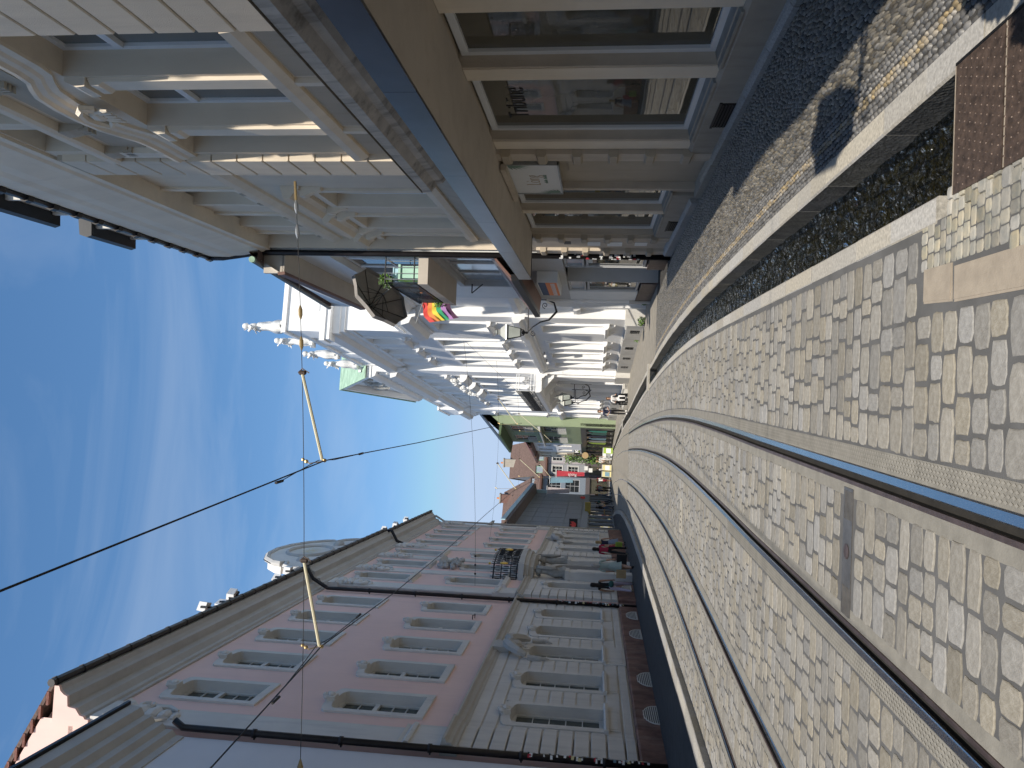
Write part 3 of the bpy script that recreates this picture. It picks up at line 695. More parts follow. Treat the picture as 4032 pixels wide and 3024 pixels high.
# ------------------------------------------------------------------ pink palace-like house on the left
PK0, PK1 = (-7.45, 16.9), (-7.45 - .065 * 20, 36.9)
pk = facade_root('pink_house', PK0, PK1, 'long pink house with grey stone trim, red stone base and arched windows in the shade', 'house')
S = -1
def pkb(): return MB(S)
WC1 = [.42, 2.92, 5.40, 7.88, 10.36]; WC3 = [26.0, 28.4, 30.8, 33.2]; WC2 = [14.75, 18.1, 21.45]
GFW, UPW = 1.15, 1.12
holes_g1 = [(c - .6, c + .6, 1.15, 3.36, .30) for c in [.45, 2.95, 5.5, 7.95, 10.4]]
holes_g3 = [(c - .6, c + .6, 1.15, 3.36, .30) for c in WC3]
holes_g2 = [(c - .6, c + .6, 1.15, 3.4, .30) for c in (14.95, 21.25)] + [(17.2, 19.0, -.3, 3.3, .55)]
def uph(cs): return [(c - .6, c + .6, a, b, .30) for c in cs for a, b in ((5.3, 7.44), (9.16, 11.29))]
for (a, b, o, hg, cs) in ((-1.85, 12.5, 0, holes_g1, WC1), (12.5, 23.7, .12, holes_g2, WC2), (23.7, 35.4, 0, holes_g3, WC3)):
    wall_mesh(pkb(), a, b, -.3, 4.3, hg, o).build('ground_floor_wall', 'grey_stone', pk)
    wall_mesh(pkb(), a, b, 4.3, 12.2, uph(cs), o).build('wall', 'pink', pk)
for a in (12.5, 23.698): pkb().box(a, a + .002, -.1, .12, -.3, 12.2).build('return_wall', 'pink', pk)
# body behind, gable ends and roof
q = pkb(); q.box(-1.84, 35.39, -11, -.62, -.4, 12.4); q.box(-1.85, -1.80, -11, 0, -.3, 12.4); q.box(35.35, 35.4, -11, 0, -.3, 12.4); q.build('body', 'pink', pk)
gz = lambda o: 12.75 + (.75 - o) * .52
q = pkb()
for s in (-1.85, 35.1):
    a = [q.p(s, .0, 12.3), q.p(s, .0, gz(0) - .12), q.p(s, -6, gz(-6) - .12), q.p(s, -12, 12.3)]; b = [q.p(s + .3, .0, 12.3), q.p(s + .3, .0, gz(0) - .12), q.p(s + .3, -6, gz(-6) - .12), q.p(s + .3, -12, 12.3)]
    q.face(a); q.face(b); q.build('gable', 'pink', pk); q = pkb()
rf = pkb(); rf.prof([(.78, 12.72), (.78, 12.80), (-6, gz(-6) + .06), (-6, gz(-6) - .06)], -1.87, 35.5); rf.prof([(-6, gz(-6) - .06), (-6, gz(-6) + .06), (-12.6, 12.8), (-12.6, 12.7)], -1.87, 35.5)
rfo = rf.build('roof', 'tile_roof', pk)
for k in range(22):                                             # verge tiles along the near gable
    o = .55 - k * .3; t = pkb(); t.box(-1.89, -1.82, o - .28, o, gz(o) + .01, gz(o) + .065); t.build('verge_tile', 'tile_red', rfo)
# base of red sandstone with cellar grilles
for a, b, o in ((-1.9, 12.5, .13), (12.5, 16.3, .22), (19.9, 23.7, .22), (23.7, 35.45, .13)): pkb().prof([(-.05, -.4), (o, -.4), (o, .50), (o - .03, .54), (-.05, .54)], a, b).build('base', 'red_stone', pk)
def grille():
    q = pkb(); pts = arch(-.58, .58, -.02, .36, 10)
    n = len(pts); pin = [(x * .93, -.0 + (z + .02) * .92) for x, z in pts]
    for i in range(n - 1):
        a, b, c, d = pts[i], pts[i + 1], pin[i + 1], pin[i]
        for o in (.135,): q.poly([(a[0], o + .02, a[1]), (b[0], o + .02, b[1]), (c[0], o + .02, c[1]), (d[0], o + .02, d[1])])
        q.poly([(a[0], o, a[1]), (b[0], o, b[1]), (b[0], o + .02, b[1]), (a[0], o + .02, a[1])])
    q.box(-.58, .58, .13, .155, -.05, -.015)
    for k in range(8):
        z = -.005 + k * .045; hw = .56 * math.sqrt(max(0, 1 - ((z + .02) / .37) ** 2)) if z > .05 else .55
        q.box(-hw, hw, .132, .15, z, z + .022)
    m1 = q.data('cellar_grille', 'grille_white')
    q = pkb(); q.prism([(-.56, -.03)] + [(x * .97, z) for x, z in pts] + [(.56, -.03)], .10, .132); m2 = q.data('opening', 'c_black')
    return m1, m2
gm1, gm2 = grille()
for c in (.68, 3.25, 7.85, 10.4, 14.9):
    g = link('cellar_grille', gm1, pk, (c, -.09 if c > 12 else 0, 0)); link('opening', gm2, g)
# rusticated courses of the ground floor, each block its own piece
ZJ = [.56, .80, 1.17, 1.51, 1.85, 2.18, 2.51, 2.84, 3.18, 3.52, 3.85, 4.17]
blk = {}
def block(s0, s1, z0, z1, o0, th, name='stone_block', g=.018, m='grey_stone'):
    k = (round(s1 - s0, 2), round(z1 - z0, 3), th, m)
    if k not in blk:
        w, h, c = s1 - s0, z1 - z0, .014; q = pkb()
        a = [q.p(x, -.01, z) for x, z in ((g, g), (w - g, g), (w - g, h - g), (g, h - g))]; b = [q.p(x, th - c, z) for x, z in ((g, g), (w - g, g), (w - g, h - g), (g, h - g))]
        d = [q.p(x, th, z) for x, z in ((g + c, g + c), (w - g - c, g + c), (w - g - c, h - g - c), (g + c, h - g - c))]
        q.face(d)
        for i in range(4): j = (i + 1) % 4; q.face((a[i], a[j], b[j], b[i])); q.face((b[i], b[j], d[j], d[i]))
        blk[k] = q.data(name, m)
    return link(name, blk[k], pk, (s0, -o0, z0))
def courses(a, b, cs, o, hw=.79, extra=None):
    for z0, z1 in zip(ZJ, ZJ[1:]):
        if z1 > 1.2 and z0 < 3.5:
            xs = [a] + sum([[c - hw, c + hw] for c in cs], []) + [b]
            for s0, s1 in zip(xs[::2], xs[1::2]):
                if s1 - s0 > .1: block(s0, s1, z0, z1, o, .035, g=.010 if s1 - s0 < .3 else .018)
        else: block(a, b, z0, z1, o, .035)
courses(-.7, 12.45, [.45, 2.95, 5.5, 7.95, 10.4], 0)
courses(13.55, 16.2, [14.95], .12); courses(20.0, 22.7, [21.25], .12); courses(23.75, 34.4, WC3, 0)
for (a, b, o) in ((-1.85, -.7, .0), (12.5, 13.5, .12), (22.75, 23.7, .12), (34.45, 35.4, 0)):
    for z0, z1 in zip(ZJ, ZJ[1:]): block(a, b, z0, z1, o, .11, 'quoin_block')
# string course, cornice, gutter
STR = [(-.05, 4.12), (.05, 4.14), (.06, 4.20), (.11, 4.24), (.12, 4.33), (.20, 4.37), (.21, 4.42), (.0, 4.47), (-.05, 4.47)]
q = pkb(); q.prof(STR, -1.95, 12.5); q.prof([(o + .12, z) for o, z in STR], 12.42, 23.78); q.prof(STR, 23.7, 35.5); q.prof([(o + .10, z) for o, z in STR], -1.96, -.66)
q.build('string_course', 'cornice_grey', pk)
CO = [(-.1, 11.92), (.05, 11.92), (.06, 12.0), (.11, 12.03), (.13, 12.12), (.26, 12.22), (.28, 12.36), (.30, 12.40), (.50, 12.42), (.53, 12.50), (.60, 12.58), (.70, 12.62), (.70, 12.72), (-.1, 12.72)]
pkb().prof(CO, -1.93, -1.86).build('cornice_return', 'pink', pk)
q = pkb(); q.prof(CO, -1.86, 12.45); q.prof([(o + .12, z) for o, z in CO], 12.38, 23.82); q.prof(CO, 23.75, 35.55); q.build('cornice', 'cornice_grey', pk)
q = pkb()
for (a, b, o) in ((-2.02, 12.4, .78), (12.4, 23.8, .90), (23.8, 35.6, .78)): q.tube([(a, o, 12.74), (b, o, 12.74)], .085, 8)
for k in range(44): s = -1.9 + k * .86; q.tube([(s, .90 if 12.4 < s < 23.8 else .78, 12.74), (s + .05, .90 if 12.4 < s < 23.8 else .78, 12.74)], .10, 8)
q.build('gutter', 'pipe', pk)
# lesenes of the upper floors with pedestal and capital
def lesene(a, b, o):
    q = pkb(); q.box(a, b, -.05, o + .05, 4.47, 11.92); q.build('lesene', 'grey_stone', pk)
    q = pkb(); q.box(a - .05, b + .05, 0, o + .12, 4.47, 5.12); q.prof([(0, 5.12), (o + .16, 5.12), (o + .17, 5.2), (o + .10, 5.27), (o + .12, 5.36), (0, 5.36)], a - .06, b + .06); q.build('pedestal', 'grey_stone', pk)
    c = (a + b) / 2; q = pkb(); r = random.Random(int(a * 10))
    for k, (dz, w, d) in enumerate(((11.6, .55, .22), (11.45, .42, .15), (11.25, .46, .17), (10.95, .40, .15), (10.7, .30, .12), (10.45, .2, .10))):
        q.ball((c, o + .06, dz - .15), w * (b - a) * .9, 8, 5, 1, .45, .55)
    for s in (-1, 1):
        q.tube([(c + s * .15 * math.cos(t) + s * .28, o + .14, 11.1 + .15 * math.sin(t)) for t in [i * .8 for i in range(8)]], .05, 5)
        q.tube([(c + s * .30, o + .1, 10.9), (c + s * .36, o + .1, 10.6), (c + s * .22, o + .1, 10.35)], [.08, .06, .03], 5)
    q.box(a - .02, b + .02, 0, o + .12, 11.62, 11.92); q.prof([(0, 11.5), (o + .13, 11.5), (o + .2, 11.62), (0, 11.62)], a - .05, b + .05)
    q.build('capital', 'grey_stone', pk, smooth=False)
for a, b, o in ((-1.85, -.95, 0), (12.5, 13.4, .12), (15.95, 16.65, .12), (19.55, 20.25, .12), (22.8, 23.7, .12), (34.5, 35.4, 0)): lesene(a, b, o)
# windows with surround, keystone, sill
def keystone_mesh():
    q = pkb(); q.prism([(-.14, 0), (.14, 0), (.2, .16), (.1, .24), (-.1, .24), (-.2, .16)], .0, .12)
    q.ball((0, .12, .12), .10, 7, 4, 1.2, .6, .9); q.ball((-.14, .10, .2), .07, 6, 4, 1, .7); q.ball((.14, .10, .2), .07, 6, 4, 1, .7); q.ball((0, .10, .26), .07, 6, 4)
    return q.data('keystone', 'grey_stone')
KS = keystone_mesh()
def pk_window(c, z0, z1, o, gf, far=False):
    hw = GFW / 2 if gf else UPW / 2
    q = pkb(); surround(q, c - hw, c + hw, z0, z1, .16, .20 if gf else .18, o - .29, o + .05, .05 if gf else .18)
    s = q.build('window_surround', 'grey_stone', pk)
    link('keystone', KS, pk, (c, -(o + .02), z1 - .02))
    if gf:
        q = pkb(); q.prof([(0, z0 - .10), (o + .12, z0 - .10), (o + .14, z0 - .04), (o + .10, z0 + .0), (0, z0 + .0)], c - .83, c + .83); q.build('sill', 'grey_stone', pk)
        q = pkb(); q.box(c - .68, c + .68, 0, o + .055, z0 - .36, z0 - .10); q.box(c - .60, c + .60, 0, o + .065, z0 - .31, z0 - .15); q.build('apron', 'grey_stone', pk)
    if far: window(pk, S, c - hw, c + hw, z0, z1 - .02, o - .25, 2, 5 if gf else 5, gm='glass_green', panes=False)
    else: window(pk, S, c - hw, c + hw, z0, z1 - .02, o - .25, 2, 5, gm='glass_green', transom=None if gf else .56, fw=.09, bar=.016, mull=.045)
for c in [.45, 2.95, 5.5, 7.95, 10.4]: pk_window(c, 1.22, 3.32, 0, True)
for c in (14.95, 21.25): pk_window(c, 1.22, 3.38, .12, True, c > 15)
for c in WC3: pk_window(c, 1.22, 3.32, 0, True, True)
for cs, o, far in ((WC1, 0, False), (WC2, .12, True), (WC3, 0, True)):
    for c in cs:
        for z0, z1 in ((5.36, 7.40), (9.22, 11.25)): pk_window(c, z0, z1, o, False, far)
for c in WC2:                                                    # risalit windows stand on consoles
    for z in (5.18, 9.04):
        q = pkb(); q.prof([(.1, z - .22), (.26, z - .16), (.30, z), (.1, z)], c - .85, c + .85); q.build('sill', 'grey_stone', pk)
# broken pediments over the middle ground-floor windows
for c in (5.5, 29.6):
    q = pkb()
    for s in (-1, 1):
        q.tube([(c + s * .80, .14, 3.36), (c + s * .74, .20, 3.55), (c + s * .50, .26, 3.80), (c + s * .24, .30, 3.95), (c + s * .10, .30, 3.84)], [.06, .12, .15, .14, .07], 6)
        q.tube([(c + s * .86, .08, 3.3), (c + s * .92, .1, 2.95), (c + s * .84, .07, 2.7)], [.09, .06, .02], 5)
    q.box(c - .36, c + .36, 0, .20, 3.9, 4.42); q.ball((c, .2, 3.72), .2, 8, 5, 1.2, .7, 1)
    q.build('broken_pediment', 'cornice_grey', pk)
    q = pkb(); q.box(c - .86, c + .86, .0, .06, .56, 1.12); q.box(c - .70, c + .70, .0, .075, .64, 1.0); q.build('apron', 'grey_stone', pk)
# portal with two figures and the bowed balcony
q = pkb(); surround(q, 17.25, 18.95, -.3, 3.28, .5, .26, -.40, .34, .0, False); q.build('portal_frame', 'cornice_grey', pk)
dm = pkb(); dm.box(17.2, 19.0, -.42, -.36, -.3, 3.3); dd = dm.build('door', 'brown_trim', pk)
for k in range(4):
    q = pkb(); a = 17.32 + (k % 2) * .83; z = .1 + (k // 2) * 1.25; q.box(a, a + .70, -.36, -.33, z, z + 1.1); q.build('panel', 'brown_trim', dd)
for c in (16.62, 19.58):
    q = pkb(); q.box(c - .36, c + .36, .1, .50, -.3, 2.6); q.box(c - .40, c + .40, .1, .55, 2.55, 2.72); q.box(c - .30, c + .30, .5, .53, .3, 2.2); q.build('portal_pier', 'grey_stone', pk)
q = pkb(); pts = [(15.7, .1), (16.1, .75), (17.0, .98), (18.1, 1.05), (19.2, .98), (20.1, .75), (20.5, .1)]
q.slab(pts, 4.48, 4.72); q.slab([(a + (18.1 - a) * .1, b * .92) for a, b in pts], 4.30, 4.48); q.slab([(a + (18.1 - a) * .2, b * .8) for a, b in pts], 4.1, 4.30); q.build('balcony_slab', 'cornice_grey', pk)
fine = []
for i in range(len(pts) - 1):
    for k in range(4): t = k / 4; fine.append((pts[i][0] + (pts[i + 1][0] - pts[i][0]) * t, pts[i][1] + (pts[i + 1][1] - pts[i][1]) * t))
fine.append(pts[-1]); fine = [(a + (18.1 - a) * .03, b - .05) for a, b in fine]
bl = empty('balcony_railing'); bl.parent = pk
for z in (4.78, 5.05, 5.45, 5.78):
    q = pkb(); q.tube([(a, b, z) for a, b in fine], .022 if z < 5.7 else .035, 5); q.build('rail', 'iron', bl)
q = pkb()
for a, b in fine: q.box(a - .012, a + .012, b - .012, b + .012, 4.72, 5.9)
for i in range(len(fine) - 1):
    a = ((fine[i][0] + fine[i + 1][0]) / 2, (fine[i][1] + fine[i + 1][1]) / 2)
    for z in (4.91, 5.25, 5.6):
        q.tube([(a[0] + .07 * math.cos(t), a[1], z + .11 * math.sin(t)) for t in [j * .9 for j in range(8)]], .012, 4)
q.build('scrollwork', 'iron', bl)
for i in (4, 12, 20):
    q = pkb(); q.ball((fine[i][0], fine[i][1] + .04, 5.35), .22, 10, 5, 1, .25, .85); q.build('gilt_boss', 'gilt', bl)
for i in (0, 4, 12, 20, 24):
    q = pkb(); q.ball((fine[i][0], fine[i][1], 5.98), .06, 6, 4); q.build('finial', 'gilt', bl)
# carved group above the balcony window
q = pkb(); r = random.Random(5)
for k in range(40): q.ball((18.1 + r.uniform(-.75, .75), .2 + r.uniform(0, .2), 7.75 + r.uniform(-.2, .75)), r.uniform(.06, .14), 6, 4)
q.prof([(.1, 8.3), (.45, 8.3), (.55, 8.45), (.1, 8.5)], 17.5, 18.7); q.build('carved_group', 'cornice_grey', pk)
# curved gable with a gilt eye above the cornice
half = [(0, 16.35), (1.3, 16.2), (2.5, 15.75), (3.3, 15.1), (3.45, 14.75), (3.2, 14.55), (3.9, 14.35), (4.35, 13.9), (4.4, 13.55), (5.2, 13.5), (5.3, 12.72)]
out = [(18.1 - a, b) for a, b in half[::-1]] + [(18.1 + a, b) for a, b in half[1:]]
q = pkb(); q.prism(out, .0, .45); q.build('curved_gable', 'grey_stone', pk)
q = pkb(); q.tube([(a, .42, b + .04) for a, b in out[1:-1]], .13, 6); q.build('gable_moulding', 'cornice_grey', pk)
q = pkb(); q.tube([(a, .40, b + .17) for a, b in out[2:-2]], .035, 5); q.build('gable_flashing', 'pipe', pk)
q = pkb(); q.tube([(18.1 + 1.5 * math.cos(t), .47, 14.75 + .95 * math.sin(t)) for t in [i * .35 for i in range(19)]], .10, 6)
for s in (-1, 1):
    q.ball((18.1 + s * 2.4, .45, 14.2), .32, 8, 5, 1.4, .6, .8); q.ball((18.1 + s * 3.5, .45, 13.6), .25, 8, 5, 1.4, .6, .8); q.ball((18.1 + s * 1.7, .45, 13.5), .25, 8, 5, 1.6, .6, .8)
q.build('gable_carving', 'cornice_grey', pk)
q = pkb()
for k in range(18):
    t = k * math.pi / 9; q.poly([(18.1 + .15 * math.cos(t - .12), .46, 14.75 + .12 * math.sin(t - .12)), (18.1 + 1.2 * math.cos(t), .50, 14.75 + .72 * math.sin(t)), (18.1 + .15 * math.cos(t + .12), .46, 14.75 + .12 * math.sin(t + .12))])
q.build('gilt_rays', 'gilt', pk)
# rainwater pipes, plastered with stickers near the ground
def stickers(parent, s, o, z0, z1, n, seed):
    r = random.Random(seed)
    for m in ('sign_white', 's_grey', 's_red', 's_blue', 's_yellow'):
        q = pkb()
        for k in range(n if m == 'sign_white' else max(1, n // 4)):
            a = r.uniform(-1.0, 1.0); z = r.uniform(z0, z1); w, h = r.uniform(.02, .045), r.uniform(.03, .07); rad = .082
            pt = lambda t, zz: (s + rad * math.sin(t), o + rad * math.cos(t), zz)
            q.poly([pt(a - w / rad, z), pt(a + w / rad, z + r.uniform(-.01, .01)), pt(a + w / rad, z + h), pt(a - w / rad, z + h)])
        tag(q.build('stickers', m, parent), kind='stuff')
for s, lab, zt in ((-2.06, 'near', 9.9), (11.9, 'mid', 12.6)):
    q = pkb()
    p = [(s, .12, -.25), (s, .12, 11.4 if zt > 11 else 9.4)] + ([(s, .12, 11.7), (s, .45, 12.3), (s + .1, .78, 12.55), (s + .1, .8, 12.7)] if zt > 11 else [(s, .12, 9.75), (s, .25, 9.95)])
    q.tube(p, .072, 8)
    for z in (1.2, 2.8, 4.6, 6.4, 8.2, 10.0)[:6 if zt > 11 else 5]: q.tube([(s, .12, z), (s, .12, z + .07)], .092, 8); q.box(s - .02, s + .02, 0, .1, z + .02, z + .05)
    d = q.build('downpipe', 'pipe', pk, smooth=True); stickers(d, s, .12, .35, 2.75, 34, int(zt))
q = pkb(); q.tube([(35.7, .1, -.2), (35.7, .1, 11.8), (35.4, .5, 12.4)], .07, 7); q.build('downpipe', 'cornice_grey', pk, smooth=True)
q = pkb(); q.tube([(23.9, .1, 11.5), (23.9, .3, 12.1), (24.0, .85, 12.45), (24.05, .8, 12.7)], .085, 7); q.build('downpipe', 'pipe', pk, smooth=True)
# two hooks on the wall
q = pkb(); q.tube([(8.95, 0, 5.55), (8.95, .14, 5.55), (8.95, .16, 5.45)], .02, 5); q.tube([(9.12, 0, 5.5), (9.12, .16, 5.5)], .016, 5); q.build('wall_hook', 'rust', pk)
# floodlights on the eaves
M4 = Matrix.Translation((PK0[0], PK0[1], 0)) @ Matrix.Rotation(math.atan2(20, -1.3), 4, 'Z')
def pk_world(s, o, z): return M4 @ Vector((s, -o, z))
FL = [(5.2, .75, 'leftmost'), (6.3, .55, 'second'), (7.0, .75, 'third'), (10.6, .6, 'fourth'), (11.6, .75, 'fifth'), (25.2, .7, 'sixth'), (27.6, .7, 'seventh'), (30.2, .7, 'eighth')]
fl0 = None
for k, (s, o, w) in enumerate(FL):
    loc = pk_world(s, o, 12.82)
    if fl0 is None:
        fl0 = empty('floodlight', loc, 0); fl0['category'] = 'floodlight'; fl0['group'] = 'floodlights along the eaves of the pink house'
        q = MB(); q.tube([(0, 0, 0), (0, 0, .22)], .02, 5); q.box(-.03, .03, -.16, .16, .2, .23); q.box(-.035, .035, -.17, -.15, .2, .42); q.box(-.035, .035, .15, .17, .2, .42); q.build('bracket', 'iron', fl0)
        q = MB(); q.prism([(-.14, .28), (.14, .24), (.16, .48), (-.10, .54)], -.15, .15); q.build('housing', 'white_paint', fl0)
        f = fl0
    else: f = copy_tree(fl0); f.location = loc
    f.rotation_euler = (0, 0, [0.3, 1.2, -.4, .8, .1, .6, -.2, .9][k])
    f['label'] = 'small white floodlight on the gutter of the pink house, %s from the left' % w

# ------------------------------------------------------------------ pale house at the far left edge
l0 = facade_root('pale_house', PK0, PK1, 'pale blue-white house at the left edge under a heavy stepped cornice', 'house')
hl = [(c - .6, c + .6, a, b, .2) for c in (-5.2, -8.2, -11.2, -14.2) for a, b in ((1.1, 3.2), (4.9, 7.1))]
wall_mesh(MB(S), -40, -2.25, -.4, 10.0, hl, .02).build('wall', 'blue_white', l0)
q = MB(S); q.box(-40, -2.26, -11, -.3, -.4, 10.6); q.box(-2.27, -2.25, -1, .02, -.4, 10); q.build('body', 'blue_white', l0)
STEP = [(-.1, 9.62), (.05, 9.62), (.06, 9.78), (.16, 9.86), (.17, 10.0), (.27, 10.08), (.28, 10.24), (.40, 10.32), (.41, 10.48), (.55, 10.56), (.58, 10.80), (-.1, 10.84)]
STEP = [(o, z - .02) for o, z in STEP]
MB(S).prof(STEP, -40, -2.3).build('cornice', 'cornice_grey', l0)
MB(S).prof([(.50, 10.80), (.64, 10.80), (.64, 10.87), (.5, 10.87)], -40, -2.25).build('gutter', 'pipe', l0)
q = MB(S); q.prof([(.62, 10.84), (.62, 10.90), (-5, 13.2), (-5, 13.1)], -40, -2.3); q.build('roof', 'tile_roof', l0)
for h in hl: window(l0, S, *h[:4], -.16, 2, 4, gm='glass_green')
# ------------------------------------------------------------------ beige corner house on the right
r1 = facade_root('beige_house', (3.4, 0), (3.4, 20), 'tall beige stucco house on the right with shop windows under a long dark canopy', 'house')
gfh = [(6.95, 8.19, .46, 3.2, .2), (8.55, 10.63, .46, 3.2, .2), (13.35, 14.9, .46, 3.2, .2), (15.2, 17.25, .46, 3.2, .2)]
gfh += [(a, a + 2.0, .46, 3.2, .2) for a in (-3, -.6, 1.8, 4.2)]
wall_mesh(MB(), -22, 11.45, -.3, 3.6, [h for h in gfh if h[0] < 11]).build('ground_floor_wall', 'sandstone', r1)
wall_mesh(MB(), 13.25, 19.45, -.3, 3.6, [h for h in gfh if h[0] > 11]).build('ground_floor_wall', 'sandstone', r1)
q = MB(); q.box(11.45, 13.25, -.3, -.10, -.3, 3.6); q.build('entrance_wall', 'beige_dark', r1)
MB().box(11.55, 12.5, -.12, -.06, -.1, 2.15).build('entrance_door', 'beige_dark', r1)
for k in range(2): MB().box(11.38 + k * 1.82, 11.50 + k * 1.82, -.1, .02, 0, 3.2).build('entrance_jamb', 'sandstone', r1)
uh1 = [(7.14, 8.27, 5.36, 7.86, .38), (8.62, 9.95, 5.36, 7.86, .38), (10.28, 11.18, 5.36, 7.86, .38)]
uh1 += [(a, b, 9.42, 10.25, .35) for a, b in ((7.3, 8.4), (8.7, 9.85), (10.1, 11.1))]
near_h = [(a, a + 1.1, z0, z1, .35) for a in (-8, -6, -4, 3.3, 5.0) for z0, z1 in ((5.36, 7.86), (9.42, 10.25))]
wall_mesh(MB(), -22, 12.05, 3.6, 11.4, uh1 + near_h).build('wall', 'beige', r1)
SB = -.28                                                         # the later bays stand back behind the shop front
uh2 = [(a, a + 1.14, 5.0, 7.16, .30) for a in (14.56, 16.72, 18.86)] + [(a, a + 1.08, 8.83, 10.58, .30) for a in (14.5, 16.64, 18.73)]
wall_mesh(MB(), 12.05, 20.6, 3.6, 11.9, [(a - .03, b + .03, c - .03, d + .03, e) for a, b, c, d, e in uh2], SB).build('wall', 'beige', r1)
q = MB(); q.box(-22, 19.45, -10, -.6, -.3, 11.8); q.box(19.40, 19.45, -10, 0, -.3, 11.2); q.box(-22, -21.9, -10, 0, -.3, 11.2); q.build('body', 'beige', r1)
for h in uh1 + near_h: window(r1, 1, *h[:4], -.36, 2, 2, fm='white_paint', gm='glass_room', transom=.70, fw=.085, bar=.03, mull=.06)
MB().box(12.0, 12.05, -.9, -.002, 3.6, 11.4).build('return_wall', 'beige', r1)
MB().prof([(SB, 4.72), (SB, 3.6), (.0, 3.6), (.0, 3.66)], 12.36, 19.45).build('ledge_slope', 'beige_dark', r1)
for h in uh2: window(r1, 1, *h[:4], SB - .28, 2, 2, fm='white_paint', gm='glass_room', transom=.68, fw=.085, bar=.03, mull=.05)
# shop windows: deep frames, one sheet of glass
for h in gfh:
    a, b, c, d = h[:4]
    q = MB(); f = .085
    w = window(r1, 1, a, b, c, d - .04, -.19, 1, 1, fm='white_paint', gm='shop_glass', fw=f, name='shop_window')
    MB().prof([(-.15, c - .02), (.06, c - .05), (.06, c - .02), (-.15, c + .025)], a, b).build('sill', 'sill_metal', r1)
# lettering on the shop glass
TM = lambda y, o, z: Matrix(((-1, 0, 0, y), (0, 0, 1, o), (0, 1, 0, z), (0, 0, 0, 1)))
lettering('Tribüne', 'ink', r1, TM(10.22, -.165, 2.60) @ Matrix.Diagonal((.80, 1, 1, 1)), .40, align='LEFT', bold=-.004)
# plinth and worn kerb along the wall
q = MB(); q.prof([(-.05, -.4), (.06, -.4), (.06, .38), (.03, .42), (-.05, .42)], -22, 11.2); q.prof([(-.05, -.4), (.06, -.4), (.06, .40), (-.05, .42)], 13.5, 17.4); q.build('plinth', 'plinth_grey', r1)
y = 2.0; rr = random.Random(9)
while y < 19:
    L = rr.uniform(.9, 1.5)
    if not 11.4 < y < 13.2:
        q = MB(); q.prof([(0, -.3), (.15, -.3), (.145, .05), (.10, .085), (0, .10)], y, min(19.2, y + L - .012)); q.build('base_stone', 'granite', r1)
    y += L
MB().box(11.4, 13.3, -.2, .16, -.2, .06).build('door_step', 'granite', r1)
for (a, b) in ((9.15, 9.97), (15.6, 16.5)):
    g = MB().box(a, b, .058, .066, .06, .26).build('cellar_vent', 'c_black', r1)
    for k in range(5): MB().box(a + .02, b - .02, .066, .078, .075 + k * .037, .088 + k * .037).build('slat', 'iron', g)
    q = MB(); q.box(a - .02, b + .02, .06, .075, .25, .28); q.box(a - .02, b + .02, .06, .075, .04, .06); q.build('frame', 'iron', g)
# pilaster strips between the shop windows, with rusticated shafts
for (a, b) in ((6.45, 6.95), (8.22, 8.52), (10.68, 11.02), (14.93, 15.17)):
    q = MB(); q.box(a, b, -.1, .012, .42, 3.15); q.build('pier_face', 'beige_light', r1)
for (a, b) in ((11.06, 11.40), (17.32, 17.72), (18.95, 19.4)):
    MB().box(a, b, -.05, .075, -.1, 3.2).build('shaft', 'sandstone', r1)
    for z in (.35, .87, 1.39, 1.91, 2.43, 2.95):
        q = MB(); c = .025; q.prof([(-.05, z), (.09, z), (.12, z + c), (.12, z + .15 - c), (.09, z + .15), (-.05, z + .15)], a - .025, b + .025); q.build('shaft_band', 'beige_dark', r1)
# hanging name board over the entrance
sg_ = empty('name_board', (0, 0, 0), 0, 'white name board with palm leaves and gold lettering beside the entrance', 'sign')
sg_.matrix_world = r1.matrix_basis.copy(); sg_.location = (3.4, 0, 0); sg_.rotation_euler = (0, 0, math.pi / 2)
MB().box(11.60, 13.32, .0, .07, 2.30, 3.08).build('panel', 'sign_white', sg_)
q = MB()
for (a, b, c, d) in ((11.58, 13.34, 2.28, 2.30), (11.58, 13.34, 3.08, 3.10), (11.58, 11.60, 2.28, 3.10), (13.32, 13.34, 2.28, 3.10)): q.box(a, b, -.02, .085, c, d)
q.build('frame', 'galv', sg_)
lettering('Lòng', 'gold_ink', sg_, TM(12.78, .073, 2.62) @ Matrix.Diagonal((.85, 1, 1, 1)), .36, align='LEFT', bold=-.008)
q = MB()
for k in range(2):
    for j in range(5): q.box(12.62 - k * .27 - j * .045, 12.65 - k * .27 - j * .045 + .008, .07, .074, 2.50 + .0, 2.535 + .02 * ((j * 7 + k) % 2))
tag(q.build('small_print', 'leaf_ink', sg_), kind='stuff')
for (bx, bz, sx, sz) in ((11.63, 3.06, 1, -1), (13.29, 2.32, -1, 1)):
    for k in range(6):
        t = k * .26 + .03; L = .42 - .03 * k; w = .028
        dx, dz = math.sin(t) * sx * .9, math.cos(t) * sz * .95
        q = MB(); q.poly([(bx, .072 + k * .0006, bz), (bx + dx * L * .5 - dz * w, .072 + k * .0006, bz + dz * L * .5 + dx * w), (bx + dx * L, .072 + k * .0006, bz + dz * L), (bx + dx * L * .5 + dz * w, .072 + k * .0006, bz + dz * L * .5 - dx * w)]); q.build('printed_leaf', 'leaf_ink', sg_)
MB().box(11.45, 13.4, .1, .2, 3.06, 3.14).build('lamp_strip', 'sandstone', sg_)
